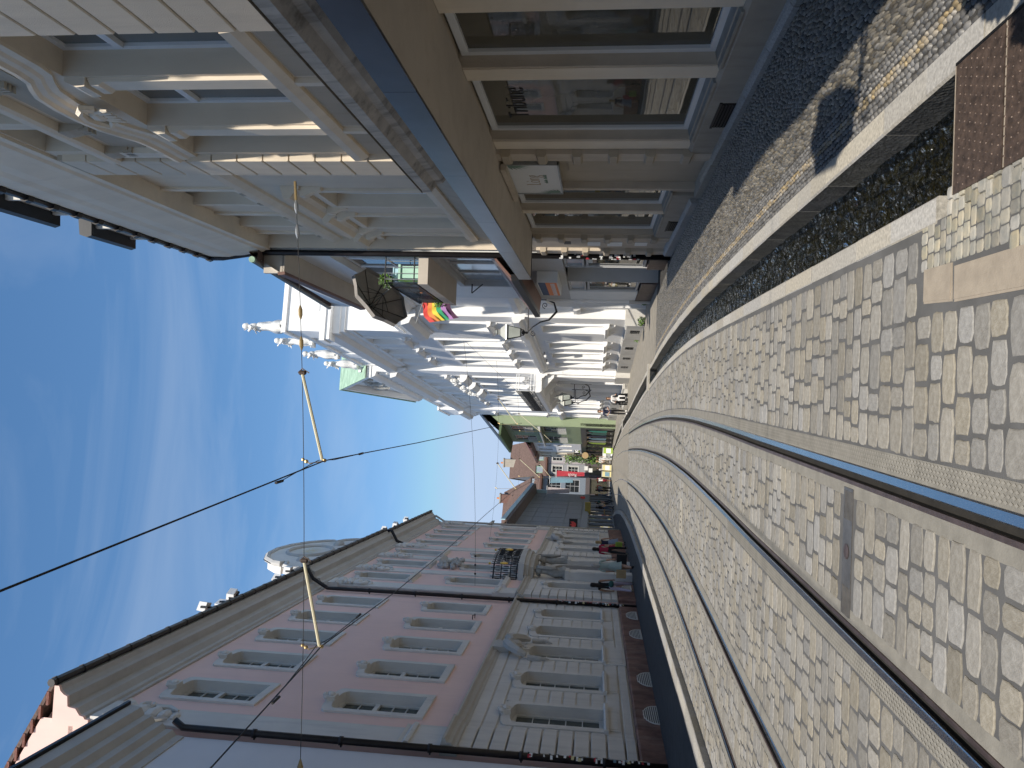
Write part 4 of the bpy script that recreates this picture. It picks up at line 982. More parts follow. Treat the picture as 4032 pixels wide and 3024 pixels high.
# canopy: flat soffit, dark metal edge
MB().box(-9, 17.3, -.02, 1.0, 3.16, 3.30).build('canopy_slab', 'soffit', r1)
y = -9
while y < 17.29:
    b = min(17.3, y + 2.53); q = MB(); q.prof([(1.0, 3.145), (1.03, 3.145), (1.03, 3.43), (.99, 3.46), (.99, 3.44), (1.0, 3.43)], y + .003, b - .003); q.build('canopy_fascia', 'fascia', r1); y = b
MB().prof([(.99, 3.145), (1.03, 3.145), (1.03, 3.43), (0, 3.46), (0, 3.15)], 17.3, 17.32).build('canopy_end', 'fascia', r1)
MB().prof([(.99, 3.44), (.99, 3.46), (0, 3.62), (0, 3.58)], -9, 17.3).build('canopy_cover', 'fascia', r1)
# weathered stone cornice over the shop
CR = [(-.05, 4.02), (.04, 4.02), (.06, 4.12), (.16, 4.20), (.18, 4.30), (.30, 4.38), (.31, 4.52), (.18, 4.62), (.0, 4.70), (-.05, 4.70)]
y = -9
while y < 12.3:
    b = min(12.35, y + 1.31); MB().prof(CR, y + .003, b - .003).build('ledge_stone', 'ledge', r1); y = b
q = MB(); q.prof([(.30, 4.535), (.325, 4.54), (.19, 4.645), (.01, 4.72), (.0, 4.705), (.18, 4.625)], -9, 12.36); q.build('ledge_top', 'lichen', r1)
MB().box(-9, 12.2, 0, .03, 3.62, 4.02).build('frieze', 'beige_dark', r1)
MB().prof([(SB, 4.72), (SB + .05, 4.72), (SB + .09, 4.84), (SB + .09, 4.92), (SB, 4.95)], 12.10, 20.5).build('string_course', 'beige_light', r1)
# rusticated pilasters of the upper floors: block by block
def pil(a, b, o, z0, z1, side=True):
    z = z0
    while z < z1 - .1:
        h = min(.415, z1 - z); c = .012; g = .012
        q = MB(); q.prof([(-.05, z + g), (o - c, z + g), (o, z + g + c), (o, z + h - g - c), (o - c, z + h - g), (-.05, z + h - g)], a, b); q.build('pilaster_block', 'beige', r1); z += h
    q = MB(); q.box(a + .02, b - .02, -.05, o - .025, z0, z1); q.build('pilaster_core', 'beige_dark', r1)
pil(11.28, 12.05, .11, 4.72, 10.2); pil(6.25, 7.04, .10, 4.72, 10.2); pil(1.2, 2.0, .10, 4.72, 10.2)
# sill band, aprons and mullion piers of the triple window
q = MB(); q.prof([(-.05, 5.12), (.05, 5.12), (.10, 5.22), (.11, 5.33), (.0, 5.37), (-.05, 5.37)], 7.05, 11.27); q.build('sill_band', 'beige_light', r1)
for (a, b) in ((7.2, 8.3), (8.6, 9.95), (10.25, 11.2)): MB().box(a, b, 0, .02, 4.78, 5.08).build('apron', 'beige_dark', r1)
for c in (8.45, 10.12):
    q = MB(); q.box(c - .05, c + .05, 0, .06, 4.75, 5.12); q.prof([(0, 5.37), (.05, 5.37), (.05, 7.4), (.09, 7.45), (.09, 7.55), (0, 7.6)], c - .13, c + .13); q.prof([(0, 7.6), (.11, 7.6), (.12, 7.7), (.05, 7.86), (0, 7.86)], c - .16, c + .16); q.build('mullion_pilaster', 'beige_light', r1)
# eyebrow hood
def rib(pts, prof, name, m, parent):                                   # moulding with a (o,z) profile carried along points (s,z)
    q = MB(); pr = None
    for (s, z) in pts:
        c = [q.p(s, o, z + dz) for o, dz in prof]
        if pr:
            for i in range(len(prof) - 1): q.face((pr[i], pr[i + 1], c[i + 1], c[i]))
        pr = c
    return q.build(name, m, parent)
hp = [(7.05, 7.98), (7.9, 7.98), (8.15, 8.02), (8.35, 8.14), (8.6, 8.26), (9.0, 8.32), (9.4, 8.32), (9.8, 8.26), (10.05, 8.14), (10.25, 8.02), (10.5, 7.98), (11.28, 7.98)]
rib(hp, [(0, -.12), (.04, -.12), (.05, -.02), (.08, .02), (.09, .10), (.13, .14), (.13, .20), (0, .24)], 'hood_moulding', 'beige_light', r1)
q = MB(); q.tube([(9.0, .12, 7.98), (8.9, .15, 8.08), (9.02, .16, 8.18), (9.2, .17, 8.22), (9.38, .16, 8.18), (9.5, .15, 8.08), (9.4, .12, 7.98)], .05, 6); q.ball((9.2, .12, 8.05), .12, 8, 5, 1.2, .6, .9)
for k in range(5): q.tube([(9.2 + (k - 2) * .07, .12, 8.0), (9.2 + (k - 2) * .1, .14, 7.80)], [.04, .015], 5)
q.build('hood_shell', 'beige_light', r1)
for s in (7.35, 11.0): MB().box(s - .12, s + .12, 0, .10, 8.22, 9.05).build('panel_strip', 'beige_light', r1)
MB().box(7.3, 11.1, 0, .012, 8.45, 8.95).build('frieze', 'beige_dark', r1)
for s in (7.5, 8.45, 9.95, 10.95):
    q = MB(); q.prof([(0, 8.72), (.06, 8.72), (.08, 8.8), (.12, 8.95), (.13, 9.08), (0, 9.08)], s - .12, s + .12)
    for k in range(3): q.box(s - .10 + k * .075, s - .06 + k * .075, .0, .10, 8.66, 8.80)
    q.build('console', 'beige_dark', r1)
MB().prof([(0, 9.08), (.12, 9.08), (.15, 9.14), (.16, 9.24), (.05, 9.32), (0, 9.34)], 6.1, 11.27).build('upper_sill_cornice', 'beige_light', r1)
# later bays: hoods, arched heads, string
MB().prof([(SB, 8.29), (SB + .05, 8.31), (SB + .12, 8.44), (SB + .15, 8.55), (SB + .02, 8.61), (SB, 8.61)], 12.06, 20.5).build('string_course', 'beige_light', r1)
for k, a in enumerate((14.56, 16.72, 18.86)):
    c = a + .57; o = SB
    q = MB(); surround(q, a, a + 1.14, 5.0, 7.16, 0, .14, o - .29, o + .05, .12); q.build('window_surround', 'beige_light', r1)
    MB().prof([(o, 7.42), (o + .08, 7.42), (o + .14, 7.52), (o + .24, 7.59), (o + .27, 7.70), (o + .05, 7.79), (o, 7.79)], c - .9, c + .9).build('hood', 'beige_light', r1)
    for t in (-1, 1): MB().prof([(o, 7.0), (o + .06, 7.02), (o + .10, 7.16), (o + .18, 7.33), (o + .18, 7.42), (o, 7.42)], c + t * .76 - .08, c + t * .76 + .08).build('console', 'beige_light', r1)
    a -= .06; q = MB(); surround(q, a, a + 1.08, 8.83, 10.58, .24, .16, o - .29, o + .05, .1); q.build('window_surround', 'beige_light', r1)
    rib([(x, z + .19) for x, z in arch(a - .16, a + 1.24, 10.34, .26)], [(o, -.03), (o + .08, -.02), (o + .12, .04), (o + .12, .09), (o, .11)], 'eyebrow', 'beige_light', r1)
    for t in range(2): MB().box(c - .5 + t * .8, c - .34 + t * .8, o, o + .07, 8.62, 8.8).build('console', 'beige_dark', r1)
# main cornice, gutter, roof with dormers
MB().prof([(-.4, 10.30), (.05, 10.30), (.06, 10.42), (.10, 10.48), (.12, 10.62), (.20, 11.0), (.22, 11.25), (.26, 11.4), (.27, 11.88), (-.4, 11.92)], -22, 19.5).build('main_cornice', 'beige_light', r1)
q = MB(); q.tube([(-22, .29, 11.96), (19.55, .29, 11.96)], .07, 8); q.build('gutter', 'pipe', r1, smooth=True)
for k in range(26): 
    q = MB(); q.tube([(2.9 + k * .66, .29, 11.96), (3.04 + k * .66, .29, 11.96)], .10, 8); q.build('gutter_joint', 'pipe', r1)
MB().prof([(.29, 11.92), (.29, 11.98), (-1.4, 14.9), (-4.5, 16.2), (-4.5, 16.0), (-1.5, 14.7)], -22, 19.4).build('roof', 'slate', r1)
for s in (14.2, 17.0, 10.6):
    q = MB(); q.box(s, s + .10, -1.2, .02, 11.7, 13.55); q.box(s + 1.35, s + 1.45, -1.2, .02, 11.7, 13.55); q.box(s + .1, s + 1.35, -.1, -.04, 11.7, 13.5); d = q.build('dormer', 'offwhite', r1)
    MB().prof([(-1.6, 13.55), (.22, 13.50), (.26, 13.62), (.20, 13.80), (-1.6, 14.0)], s - .15, s + 1.6).build('dormer_roof', 'slate', d)
    MB().prof([(-1.0, 11.7), (.10, 11.7), (.06, 12.6), (-.2, 13.5), (-1.0, 13.5)], s - .06, s - .005).build('dormer_cheek', 'slate', d)
# black rainwater pipe at the end of the house
q = MB(); q.tube([(19.62, .10, -.2), (19.62, .10, 10.4), (19.62, .14, 10.85), (19.50, .28, 11.6), (19.45, .29, 11.9)], .075, 8); dp = q.build('downpipe', 'pipe', r1, smooth=True)
r = random.Random(14)
for m in ('sign_white', 's_grey', 's_red'):
    q = MB()
    for k in range(26 if m == 'sign_white' else 8):
        z = r.uniform(.6, 2.6); a = r.uniform(-2.4, .6); w = r.uniform(.02, .04) / .08; h = r.uniform(.03, .09)
        pt = lambda t, zz: (19.62 + .08 * math.sin(t), .10 + .08 * math.cos(t), zz)
        q.poly([pt(a - w, z), pt(a + w, z), pt(a + w, z + h), pt(a - w, z + h)])
    tag(q.build('stickers', m, dp), kind='stuff')
# oriel of the same house, behind the photographer
q = MB(); q.box(-2.5, 2.35, 0, 1.45, 5.0, 8.6); q.prof([(0, 8.6), (1.58, 8.6), (1.58, 8.8), (0, 9.6)], -2.6, 2.45); q.prof([(0, 4.2), (1.3, 5.0), (0, 5.0)], -2.4, 2.25); q.build('oriel', 'beige', r1)
# notices in the last bay
for k, (z, w, h) in enumerate(((2.30, .30, .16), (1.62, .44, .30), (1.12, .48, .34), (.55, .4, .28))):
    MB().box(17.75, 17.75 + w, .076, .088, z, z + h).build('notice', 'sign_white' if k != 0 else 'iron', r1)

# ------------------------------------------------------------------ wall lantern of this house, just out of frame, and its like on the next house
def lantern(name, loc, rz, label, arm=1.35, group='wall lanterns on scroll brackets'):
    e = empty(name, loc, rz, label, 'lantern', group)
    q = MB(); q.tube([(0, 0, .3), (arm, 0, .3)], .022, 6); q.build('bracket_arm', 'iron', e)
    pts = [(.0, 0, -.35), (.10, 0, -.62), (.42, 0, -.72), (.72, 0, -.45), (.80, 0, -.15), (.98, 0, .12), (arm - .05, 0, .28)]
    q = MB(); q.tube(pts, [.02, .03, .045, .035, .025, .02, .015], 6)
    for c, rr_, sgn in (((.20, 0, -.30), .12, 1), ((arm + .04, 0, .10), .11, -1)):
        q.tube([(c[0] + sgn * rr_ * (1 - i * .08) * math.cos(i * .8), 0, c[2] + rr_ * (1 - i * .08) * math.sin(i * .8)) for i in range(11)], .014, 5)
    q.build('scroll', 'iron', e, smooth=True)
    q = MB(); q.tube([(0, 0, -.8), (0, 0, .55)], .02, 5); q.build('wall_bar', 'iron', e)
    x = arm
    q = MB(); q.lathe([(.03, .30), (.05, .36), (.035, .40), (.09, .44), (.10, .47), (.05, .52)], (x, 0, 0), 8)
    for k in range(4):
        t = k * math.pi / 2 + .785; q.tube([(x + .05 * math.cos(t), .05 * math.sin(t), .44), (x + .15 * math.cos(t), .15 * math.sin(t), .48), (x + .13 * math.cos(t), .13 * math.sin(t), .56)], .014, 4)
    q.build('cage_foot', 'iron', e)
    q = MB(); b, t_ = .145, .245
    cs = [(1, 1), (-1, 1), (-1, -1), (1, -1)]
    for i in range(4):
        a0, a1 = cs[i], cs[(i + 1) % 4]
        q.tube([(x + a0[0] * b, a0[1] * b, .56), (x + a0[0] * t_, a0[1] * t_, 1.06)], .016, 4)
        q.tube([(x + a0[0] * b, a0[1] * b, .56), (x + a1[0] * b, a1[1] * b, .56)], .018, 4); q.tube([(x + a0[0] * t_, a0[1] * t_, 1.06), (x + a1[0] * t_, a1[1] * t_, 1.06)], .022, 4)
    q.build('cage', 'iron', e)
    for i in range(4):
        a0, a1 = cs[i], cs[(i + 1) % 4]; q = MB(); k = .97
        q.poly([(x + a0[0] * b * k, a0[1] * b * k, .57), (x + a1[0] * b * k, a1[1] * b * k, .57), (x + a1[0] * t_ * k, a1[1] * t_ * k, 1.05), (x + a0[0] * t_ * k, a0[1] * t_ * k, 1.05)]); q.build('glass_pane', 'lamp_glass', e)
    q = MB(); q.lathe([(.40, 1.05), (.38, 1.09), (.20, 1.28), (.13, 1.32), (.13, 1.40), (.16, 1.42), (.07, 1.47), (.07, 1.54), (.03, 1.56)], (x, 0, 0), 4, ph=math.pi / 4); q.build('hood', 'lamp_hood', e)
    return e
glassmat('lamp_glass', (0.42, 0.46, 0.43), 0.25, 0); mat('lamp_hood', (0.30, 0.31, 0.29), 0.4, 0.1, 3, 0, metal=0.5)
# ------------------------------------------------------------------ narrow white house with grey shop, balcony and deep eaves
R20, R21 = (3.38, 19.82), (3.12, 28.2)
r2 = facade_root('grey_shop_house', R20, R21, 'narrow white house with grey shopfront, balcony and deep brown eaves', 'house')
W2 = 8.1
h2 = [(.45, 5.0, 4.5, 6.0, .22), (.4, 4.2, 6.6, 8.95, .25)]
wall_mesh(MB(), -.1, W2, 3.5, 10.1, [(a - .03, b + .03, c - .03, d + .03, e) for a, b, c, d, e in h2]).build('wall', 'shop_white', r2)
MB().box(-.12, -.1, -.8, -.0, 3.4, 10.4).build('near_side_wall', 'shop_white', r2)
q = MB(); q.box(-.05, W2 - .02, -9, -.55, -.4, 10.0); q.box(W2 - .06, W2, -9, .0, -.4, 10.4); q.build('body', 'shop_white', r2)
for k in range(3): window(r2, 1, .45 + k * 1.52, .45 + k * 1.52 + 1.49, 4.52, 5.98, -.16, 1, 1, fm='shop_grey', gm='pale_glass' if False else 'glass_sky', fw=.09)
glass_ok = True
for k in range(3): window(r2, 1, .45 + k * 1.25, .45 + k * 1.25 + 1.22, 6.6, 8.9, -.2, 1, 2, fm='white_paint', gm='glass_dark', fw=.08)
q = MB(); surround(q, .45, 5.0, 4.5, 6.0, 0, .16, -.2, .06, .1); q.build('window_surround', 'shop_grey', r2)
q = MB(); surround(q, .4, 4.2, 6.6, 8.95, 0, .14, -.2, .05, .0, False); q.build('window_surround', 'shop_white', r2)
# brown pent roof over the shop with its dark edge
MB().prof([(0, 4.42), (.62, 3.86), (.62, 3.92), (0, 4.48)], -.05, W2 - .4).build('pent_roof', 'brown_trim', r2)
MB().prof([(.55, 3.70), (.70, 3.70), (.72, 3.88), (.55, 3.90)], -.05, W2 - .3).build('pent_gutter', 'iron', r2)
MB().prof([(0, 3.68), (.62, 3.74), (.62, 3.78), (0, 3.9)], -.05, W2 - .3).build('pent_soffit', 'brown_trim', r2)
# shopfront
MB().box(-.1, W2 - .1, -.10, .02, 2.62, 3.7).build('shop_fascia', 'shop_grey', r2)
q = MB(); q.box(-.1, .28, -.3, .03, -.3, 2.62); q.build('shop_pier', 'shop_grey', r2)
q = MB(); q.box(5.95, W2 - .25, -.3, .03, .35, 2.62); q.build('shop_pier', 'shop_white', r2)
q = MB(); q.box(W2 - .22, W2, -.3, .10, .55, 3.5); q.box(W2 - .26, W2 + .04, -.3, .14, 2.2, 2.4); q.build('corner_pilaster', 'palace', r2)
MB().box(W2 - .24, W2 + .02, -.3, .12, -.35, .55).build('corner_base', 'palace_base', r2)
for (a, b) in ((.28, 1.75), (4.2, 5.95)):
    MB().box(a, b, -.16, .05, -.35, .33).build('stall_riser', 'rail_side', r2)
    window(r2, 1, a, b, .38, 2.0, -.08, 1, 1, fm='shop_grey', gm='shop_glass', fw=.07, name='shop_window'); window(r2, 1, a, b, 2.05, 2.6, -.08, 1, 1, fm='shop_grey', gm='glass_sky', fw=.06, name='transom_light')
MB().box(5.95, W2 - .25, -.1, .055, -.35, .35).build('stall_riser', 'rail_side', r2)
for k in range(2): window(r2, 1, 1.8 + k * 1.18, 1.8 + k * 1.18 + 1.15, -.12, 2.0, -.62, 1, 1, fm='shop_grey', gm='shop_glass', fw=.10, name='shop_door')
window(r2, 1, 1.8, 4.15, 2.05, 2.6, -.62, 2, 1, fm='shop_grey', gm='glass_sky', fw=.06, name='transom_light')
for a in (1.75, 4.15): MB().box(a, a + .05, -.62, -.0, -.2, 2.62).build('door_return', 'shop_grey', r2)
for k in range(2): MB().tube([(2.85 + k * .2, -.54, .75), (2.85 + k * .2, -.48, .8), (2.85 + k * .2, -.48, 1.25), (2.85 + k * .2, -.54, 1.3)], .016, 5).build('door_handle', 'galv', r2)
# boxed sign above the door
sb = empty('shop_sign', (0, 0, 0), 0, 'orange and blue boxed sign over the grey shopfront', 'sign')
sb.location = (R20[0], R20[1], 0); sb.rotation_euler = (0, 0, math.atan2(R21[1] - R20[1], R21[0] - R20[0]))
MB().box(2.3, 4.75, .03, .36, 2.82, 3.42).build('box', 'sign_white', sb)
MB().box(2.33, 4.72, .36, .368, 2.85, 3.18).build('orange_field', 'orange', sb); MB().box(2.33, 4.72, .36, .366, 3.18, 3.39).build('blue_field', 'c_jeans', sb)
r = random.Random(6); q = MB(); x = 2.45
while x < 4.6:                                                   # the print is too small to read
    w = r.uniform(.07, .12); q.box(x, x + w * .35, .368, .372, 2.92, 3.04); q.box(x, x + w, .368, .372, 3.02, 3.04); q.box(x + w * .6, x + w * .8, .368, .372, 2.92, 3.0); x += w + .03 + (.08 if r.random() < .15 else 0)
tag(q.build('small_print', 'sign_white', sb), kind='stuff')
# deep boxed eaves, and the gutter of the roof above them
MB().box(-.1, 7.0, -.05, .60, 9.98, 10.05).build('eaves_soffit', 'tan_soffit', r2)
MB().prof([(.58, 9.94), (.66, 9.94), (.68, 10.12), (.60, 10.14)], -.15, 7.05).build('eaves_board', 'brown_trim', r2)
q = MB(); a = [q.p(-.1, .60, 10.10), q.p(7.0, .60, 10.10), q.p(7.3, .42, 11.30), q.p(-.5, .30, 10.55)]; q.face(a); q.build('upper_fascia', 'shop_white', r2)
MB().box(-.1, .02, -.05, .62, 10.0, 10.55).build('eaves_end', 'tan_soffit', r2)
q = MB(); q.poly([(-.6, .38, 10.58), (7.4, .52, 11.42), (7.4, -4, 14.6), (-.6, -4, 13.8)]); q.poly([(-.6, .38, 10.5), (7.4, .52, 11.34), (7.4, -.2, 11.34), (-.6, -.2, 10.5)]); q.build('roof', 'tile_roof', r2)
q = MB(); q.tube([(-.75, .40, 10.55), (7.45, .56, 11.42)], .075, 8); q.build('gutter', 'pipe', r2)
MB().tube([(-.85, .40, 10.54), (-.75, .40, 10.55)], .085, 8).build('gutter_cap', 'copper', r2)
q = MB(); q.poly([(7.0, 0, 10.0), (7.0, .6, 10.05), (7.4, .5, 11.4), (7.4, -2, 12.5), (7.0, -2, 10)]); q.build('eaves_end', 'shop_white', r2)
# balcony
bz = 6.38
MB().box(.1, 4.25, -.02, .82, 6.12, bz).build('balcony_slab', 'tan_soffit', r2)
br = empty('balcony_railing'); br.parent = r2
for (pts) in ([(.15, .0, 7.28), (.15, .78, 7.28), (4.2, .78, 7.28), (4.2, 0, 7.28)], [(.15, .0, 6.5), (.15, .78, 6.5), (4.2, .78, 6.5), (4.2, 0, 6.5)]): MB().tube(pts, .02, 5).build('rail', 'iron', br)
for k in range(34): s = .15 + k * 4.05 / 33; MB().tube([(s, .78, bz), (s, .78, 7.28)], .010, 4).build('bar', 'iron', br)
for k in range(5): o = .05 + k * .16; MB().tube([(.15, o, bz), (.15, o, 7.28)], .010, 4).build('bar', 'galv', br)
q = MB(); q.tube([(5.0, 0, 5.75), (5.0, .30, 5.75)], .02, 5); q.tube([(5.0, .30, 5.75), (5.0, 0, 5.4)], .018, 5); q.build('wall_bracket', 'iron', r2)
M2 = Matrix.Translation((R20[0], R20[1], 0)) @ Matrix.Rotation(math.atan2(R21[1] - R20[1], R21[0] - R20[0]), 4, 'Z')
def r2w(s, o, z): return M2 @ Vector((s, o, z))
def on_r2(name, label, cat, group=None):
    e = empty(name, M2.translation, math.atan2(R21[1] - R20[1], R21[0] - R20[0]), label, cat, group); return e
# things on the balcony
e = on_r2('balcony_chest', 'mint green plastic chest behind the balcony rails', 'chest'); MB().box(.35, 1.5, .30, .62, bz, 6.92).build('tub', 'mint', e); MB().box(.31, 1.54, .26, .66, 6.92, 6.98).build('lid', 'mint', e)
e = on_r2('balcony_stool', 'pale blue plastic box standing on the mint chest', 'box'); MB().box(.5, 1.25, .34, .60, 6.985, 7.14).build('body', 'sky_plastic', e); MB().box(.48, 1.27, .32, .62, 7.14, 7.17).build('lid', 'sky_plastic', e)
e = on_r2('flower_pot', 'terracotta flower pot at the corner of the balcony', 'flower pot')
MB().lathe([(.12, bz), (.17, bz + .28), (.20, bz + .28), (.20, bz + .34), (.16, bz + .34)], (1.85, .60, 0), 12).build('pot', 'terracotta', e); MB().lathe([(.155, bz + .3), (.02, bz + .33)], (1.85, .6, 0), 10).build('soil', 'earth', e)
def leaves(mb, c, rad, n, seed, size=.06, sz=1.0):
    r = random.Random(seed)
    for k in range(n):
        d = Vector((r.gauss(0, 1), r.gauss(0, 1), r.gauss(0, 1))); d = d.normalized() * rad * r.random() ** .4; p = Vector(c) + Vector((d.x, d.y, d.z * sz))
        u = Vector((r.gauss(0, 1), r.gauss(0, 1), r.gauss(0, 1))).normalized(); v = u.orthogonal().normalized(); s = size * r.uniform(.6, 1.3)
        mb.poly([p - u * s, p + v * s * .45, p + u * s, p - v * s * .45])
for k, (s, o, z, w) in enumerate(((.35, .70, 7.3, 'above the near corner of the balcony railing'), (3.9, .80, 6.55, 'through the far end of the balcony railing'))):
    e = on_r2('trailing_plant', 'green plant growing ' + w, 'plant', 'plants on the balcony'); q = MB(); leaves(q, (s, o, z), .22, 120, k); tag(q.build('foliage', 'leaf', e), kind='stuff'); MB().tube([(s, o, bz), (s, o, z)], .012, 4).build('stem', 'leaf', e)
# tilted grey parasol
e = on_r2('parasol', 'grey parasol tilted over the balcony, seen from below', 'parasol')
AX = Vector((.42, .52, .74)).normalized(); U = AX.orthogonal().normalized(); V = AX.cross(U); C0 = Vector((1.75, .98, 7.9))
rim = [C0 + (U * math.cos(k * math.pi / 4) + V * math.sin(k * math.pi / 4)) * .98 for k in range(8)]; apex = C0 + AX * .42
for k in range(8):
    a, b = rim[k], rim[(k + 1) % 8]; m_ = (a + b) / 2 - AX * .0 + (C0 - (a + b) / 2) * .03
    q = MB(); q.poly([apex, a, m_]); q.poly([apex, m_, b]); q.poly([a, m_, m_ - AX * .12, a - AX * .12]); q.poly([m_, b, b - AX * .12, m_ - AX * .12]); q.build('canopy_panel', 'grey_fabric', e)
hub = C0 + AX * .05
for k in range(8):
    q = MB(); q.tube([apex - AX * .03, rim[k] - AX * .02], .010, 4); q.tube([hub - AX * .25, apex * .5 + rim[k] * .5 - AX * .03], .008, 4); q.build('rib', 'iron', e)
MB().tube([apex, C0 - AX * .55, (2.5, .55, 7.0), (2.5, .55, bz)], .02, 6).build('pole', 'galv', e)
# rainbow flag on the railing
e = on_r2('rainbow_flag', 'rainbow flag draped over the balcony railing', 'flag')
cols = ['f_red', 'f_orange', 'f_yellow', 'f_green', 'f_violet', 'f_dark']
for k, m in enumerate(cols):
    q = MB(); n = 8; pr = None
    for i in range(n + 1):
        t = i / n; o = .80 + .62 * t; sag = .30 * t * t
        za = 7.16 - .145 * k - sag - .02 * math.sin(t * 7); zb = za - .148 - .02 * t; s0 = 3.95 + .10 * math.sin(t * 6 + k * .5) - .1 * t
        c = (q.p(s0, o - .03 * k, za), q.p(s0 + .01, o - .03 * (k + 1), zb))
        if pr: q.face((pr[0], pr[1], c[1], c[0]))
        pr = c
    q.build('stripe', m, e, smooth=True)
MB().tube([(3.95, .70, 7.10), (3.95, 1.44, 7.32)], .012, 5).build('staff', 'galv', e)
# small wall lamp under the eaves
e = on_r2('spot_lamp', 'small black spot lamp hanging above the balcony', 'lamp'); MB().tube([(4.6, 0, 7.7), (4.6, .3, 7.75), (4.6, .4, 7.5)], .015, 5).build('arm', 'iron', e); MB().lathe([(.03, 7.5), (.07, 7.46), (.09, 7.36), (.02, 7.35)], (4.6, .4, 0), 8).build('shade', 'iron', e)
L1 = r2w(8.0, .05, 3.85)
lantern('wall_lantern', L1, math.radians(178), 'old street lantern on a scroll bracket beside the white palace', 1.2)
lantern('wall_lantern', (3.36, 1.75, 3.45), math.radians(172), 'lantern of the beige house, known only by its shadow on the pavement', 1.78)
# ------------------------------------------------------------------ white palace
PA0, PA1 = (3.0, 31.5), (3.0 - .13 * 20, 51.5)
pa = facade_root('white_palace', PA0, PA1, 'long white palace with projecting middle, balcony, pediment and roof statues', 'palace')
MPA = Matrix.Translation((PA0[0], PA0[1], 0)) @ Matrix.Rotation(math.atan2(20, -2.6), 4, 'Z')
PAZ = math.atan2(20, -2.6)
def paw(s, o, z): return MPA @ Vector((s, o, z))
SEC = [(0, 3.65, .25, [1.95]), (3.65, 15.7, 0, [7.25, 10.3, 13.35]), (15.7, 28.3, .30, [18.4, 22.0, 25.6]), (28.3, 40.4, 0, [30.7, 33.7, 36.8]), (40.4, 46.0, .25, [43.2])]
ROWS = [(1.32, 4.05), (6.34, 9.60), (11.36, 13.38)]
HW = .74
for (a, b, o, cs) in SEC:
    zt = 9.4 if a == 0 else 13.7; RW = [(1.32, 4.05), (6.34, 8.75)] if a == 0 else ROWS
    hs = [(c - HW - .03, c + HW + .03, z0 - .03, z1 + .03, .30) for c in cs for (z0, z1) in RW if not (o == .30 and z0 < 2)]
    if o == .30: hs += [(18.6, 25.4, -.4, 4.55, 1.6)]
    wall_mesh(MB(), a, b, -.5, zt, hs, o).build('wall', 'palace', pa)
    for s in (a, b):
        if o: MB().box(s - .004 if s == b else s, s if s == b else s + .004, -.3, o, -.5, zt).build('return_wall', 'palace', pa)
    for c in cs:
        for z0, z1 in RW:
            if o == .30 and z0 < 2: continue
            MB().box(c - HW - .02, c + HW + .02, o - .305, o - .27, z0, z1).build('blind', 'palace_pane', pa)
            q = MB(); surround(q, c - HW, c + HW, z0, z1, 0, .17, o - .26, o + .09, 0, False); q.build('window_surround', 'palace', pa)
            window(pa, 1, c - HW, c + HW, z0, z1, o - .27, 2, 4 if z1 - z0 > 2.5 else 3, fm='white_paint', gm='palace_pane', fw=.07, panes=False)
            q = MB(); q.prof([(o, z0 - .17), (o + .16, z0 - .15), (o + .24, z0 - .08), (o + .26, z0 + .0), (o, z0 + .02)], c - HW - .26, c + HW + .26); q.build('sill', 'palace', pa)
            for s in (-1, 1): MB().prof([(o, z0 - .42), (o + .06, z0 - .40), (o + .14, z0 - .25), (o + .16, z0 - .16), (o, z0 - .16)], c + s * HW - .09, c + s * HW + .09).build('sill_bracket', 'palace', pa)
            if z0 > 2 and z0 < 8 and o != .30: MB().box(c - HW - .1, c + HW + .1, o, o + .03, 5.3, 5.9).build('apron', 'palace', pa)
        if o != .30: 
            MB().box(c - .34, c + .34, o + .06, o + .12, -.15, .26).build('cellar_window', 'c_black', pa)
# gate bay
hg = [(-2.78, -.72, -.5, 3.73, .5)]
wall_mesh(MB(), -3.5, 0, -.5, 9.4, hg, -.15).build('gate_wall', 'palace', pa)
q = MB(); surround(q, -2.75, -.75, -.5, 3.7, .9, .25, -.6, -.05, 0, False); q.build('gate_arch', 'palace', pa)
MB().box(-2.8, -.7, -.72, -.66, -.5, 3.75).build('gate_door', 'brown_trim', pa)
for k in range(3): MB().box(-2.65 + k * .66, -2.15 + k * .66, -.66, -.63, .3, 2.7).build('gate_panel', 'iron', pa)
for s in (-3.05, -.42): MB().prof([(-.15, 2.35), (.05, 2.35), (.10, 2.5), (.10, 2.62), (-.15, 2.66)], s - .35, s + .35).build('gate_impost', 'palace', pa)
MB().slab([(-.62, -.1), (-.18, .55), (.1, .5), (.1, -.1)], -.5, .55).build('guard_stone', 'palace_base', pa)
# body
MB().box(-3.4, 3.6, -12, -.62, -.5, 9.6).build('low_wing_body', 'palace', pa)
q = MB(); q.box(3.7, 45.9, -12, -.62, -.5, 14.3); q.box(45.95, 46.0, -12, .2, -.5, 15); q.build('body', 'palace', pa)
MB().box(3.60, 3.72, -12, .24, 9.0, 14.4).build('end_wall', 'palace', pa)
MB().box(3.56, 5.3, -12, .34, 14.46, 16.3).build('end_attic', 'palace', pa); MB().box(3.46, 5.4, -12, .44, 16.3, 16.5).build('end_attic_cap', 'palace', pa); MB().box(3.50, 3.56, -6.5, -.6, 14.75, 16.0).build('end_attic_panel', 'palace', pa)
for (d, z0, z1) in ((.10, 13.45, 13.66), (.20, 13.66, 14.0), (.55, 14.0, 14.2), (.62, 14.2, 14.44)): MB().box(3.6 - d, 3.9, -12, .25 + d, z0, z1).build('end_cornice', 'palace', pa)
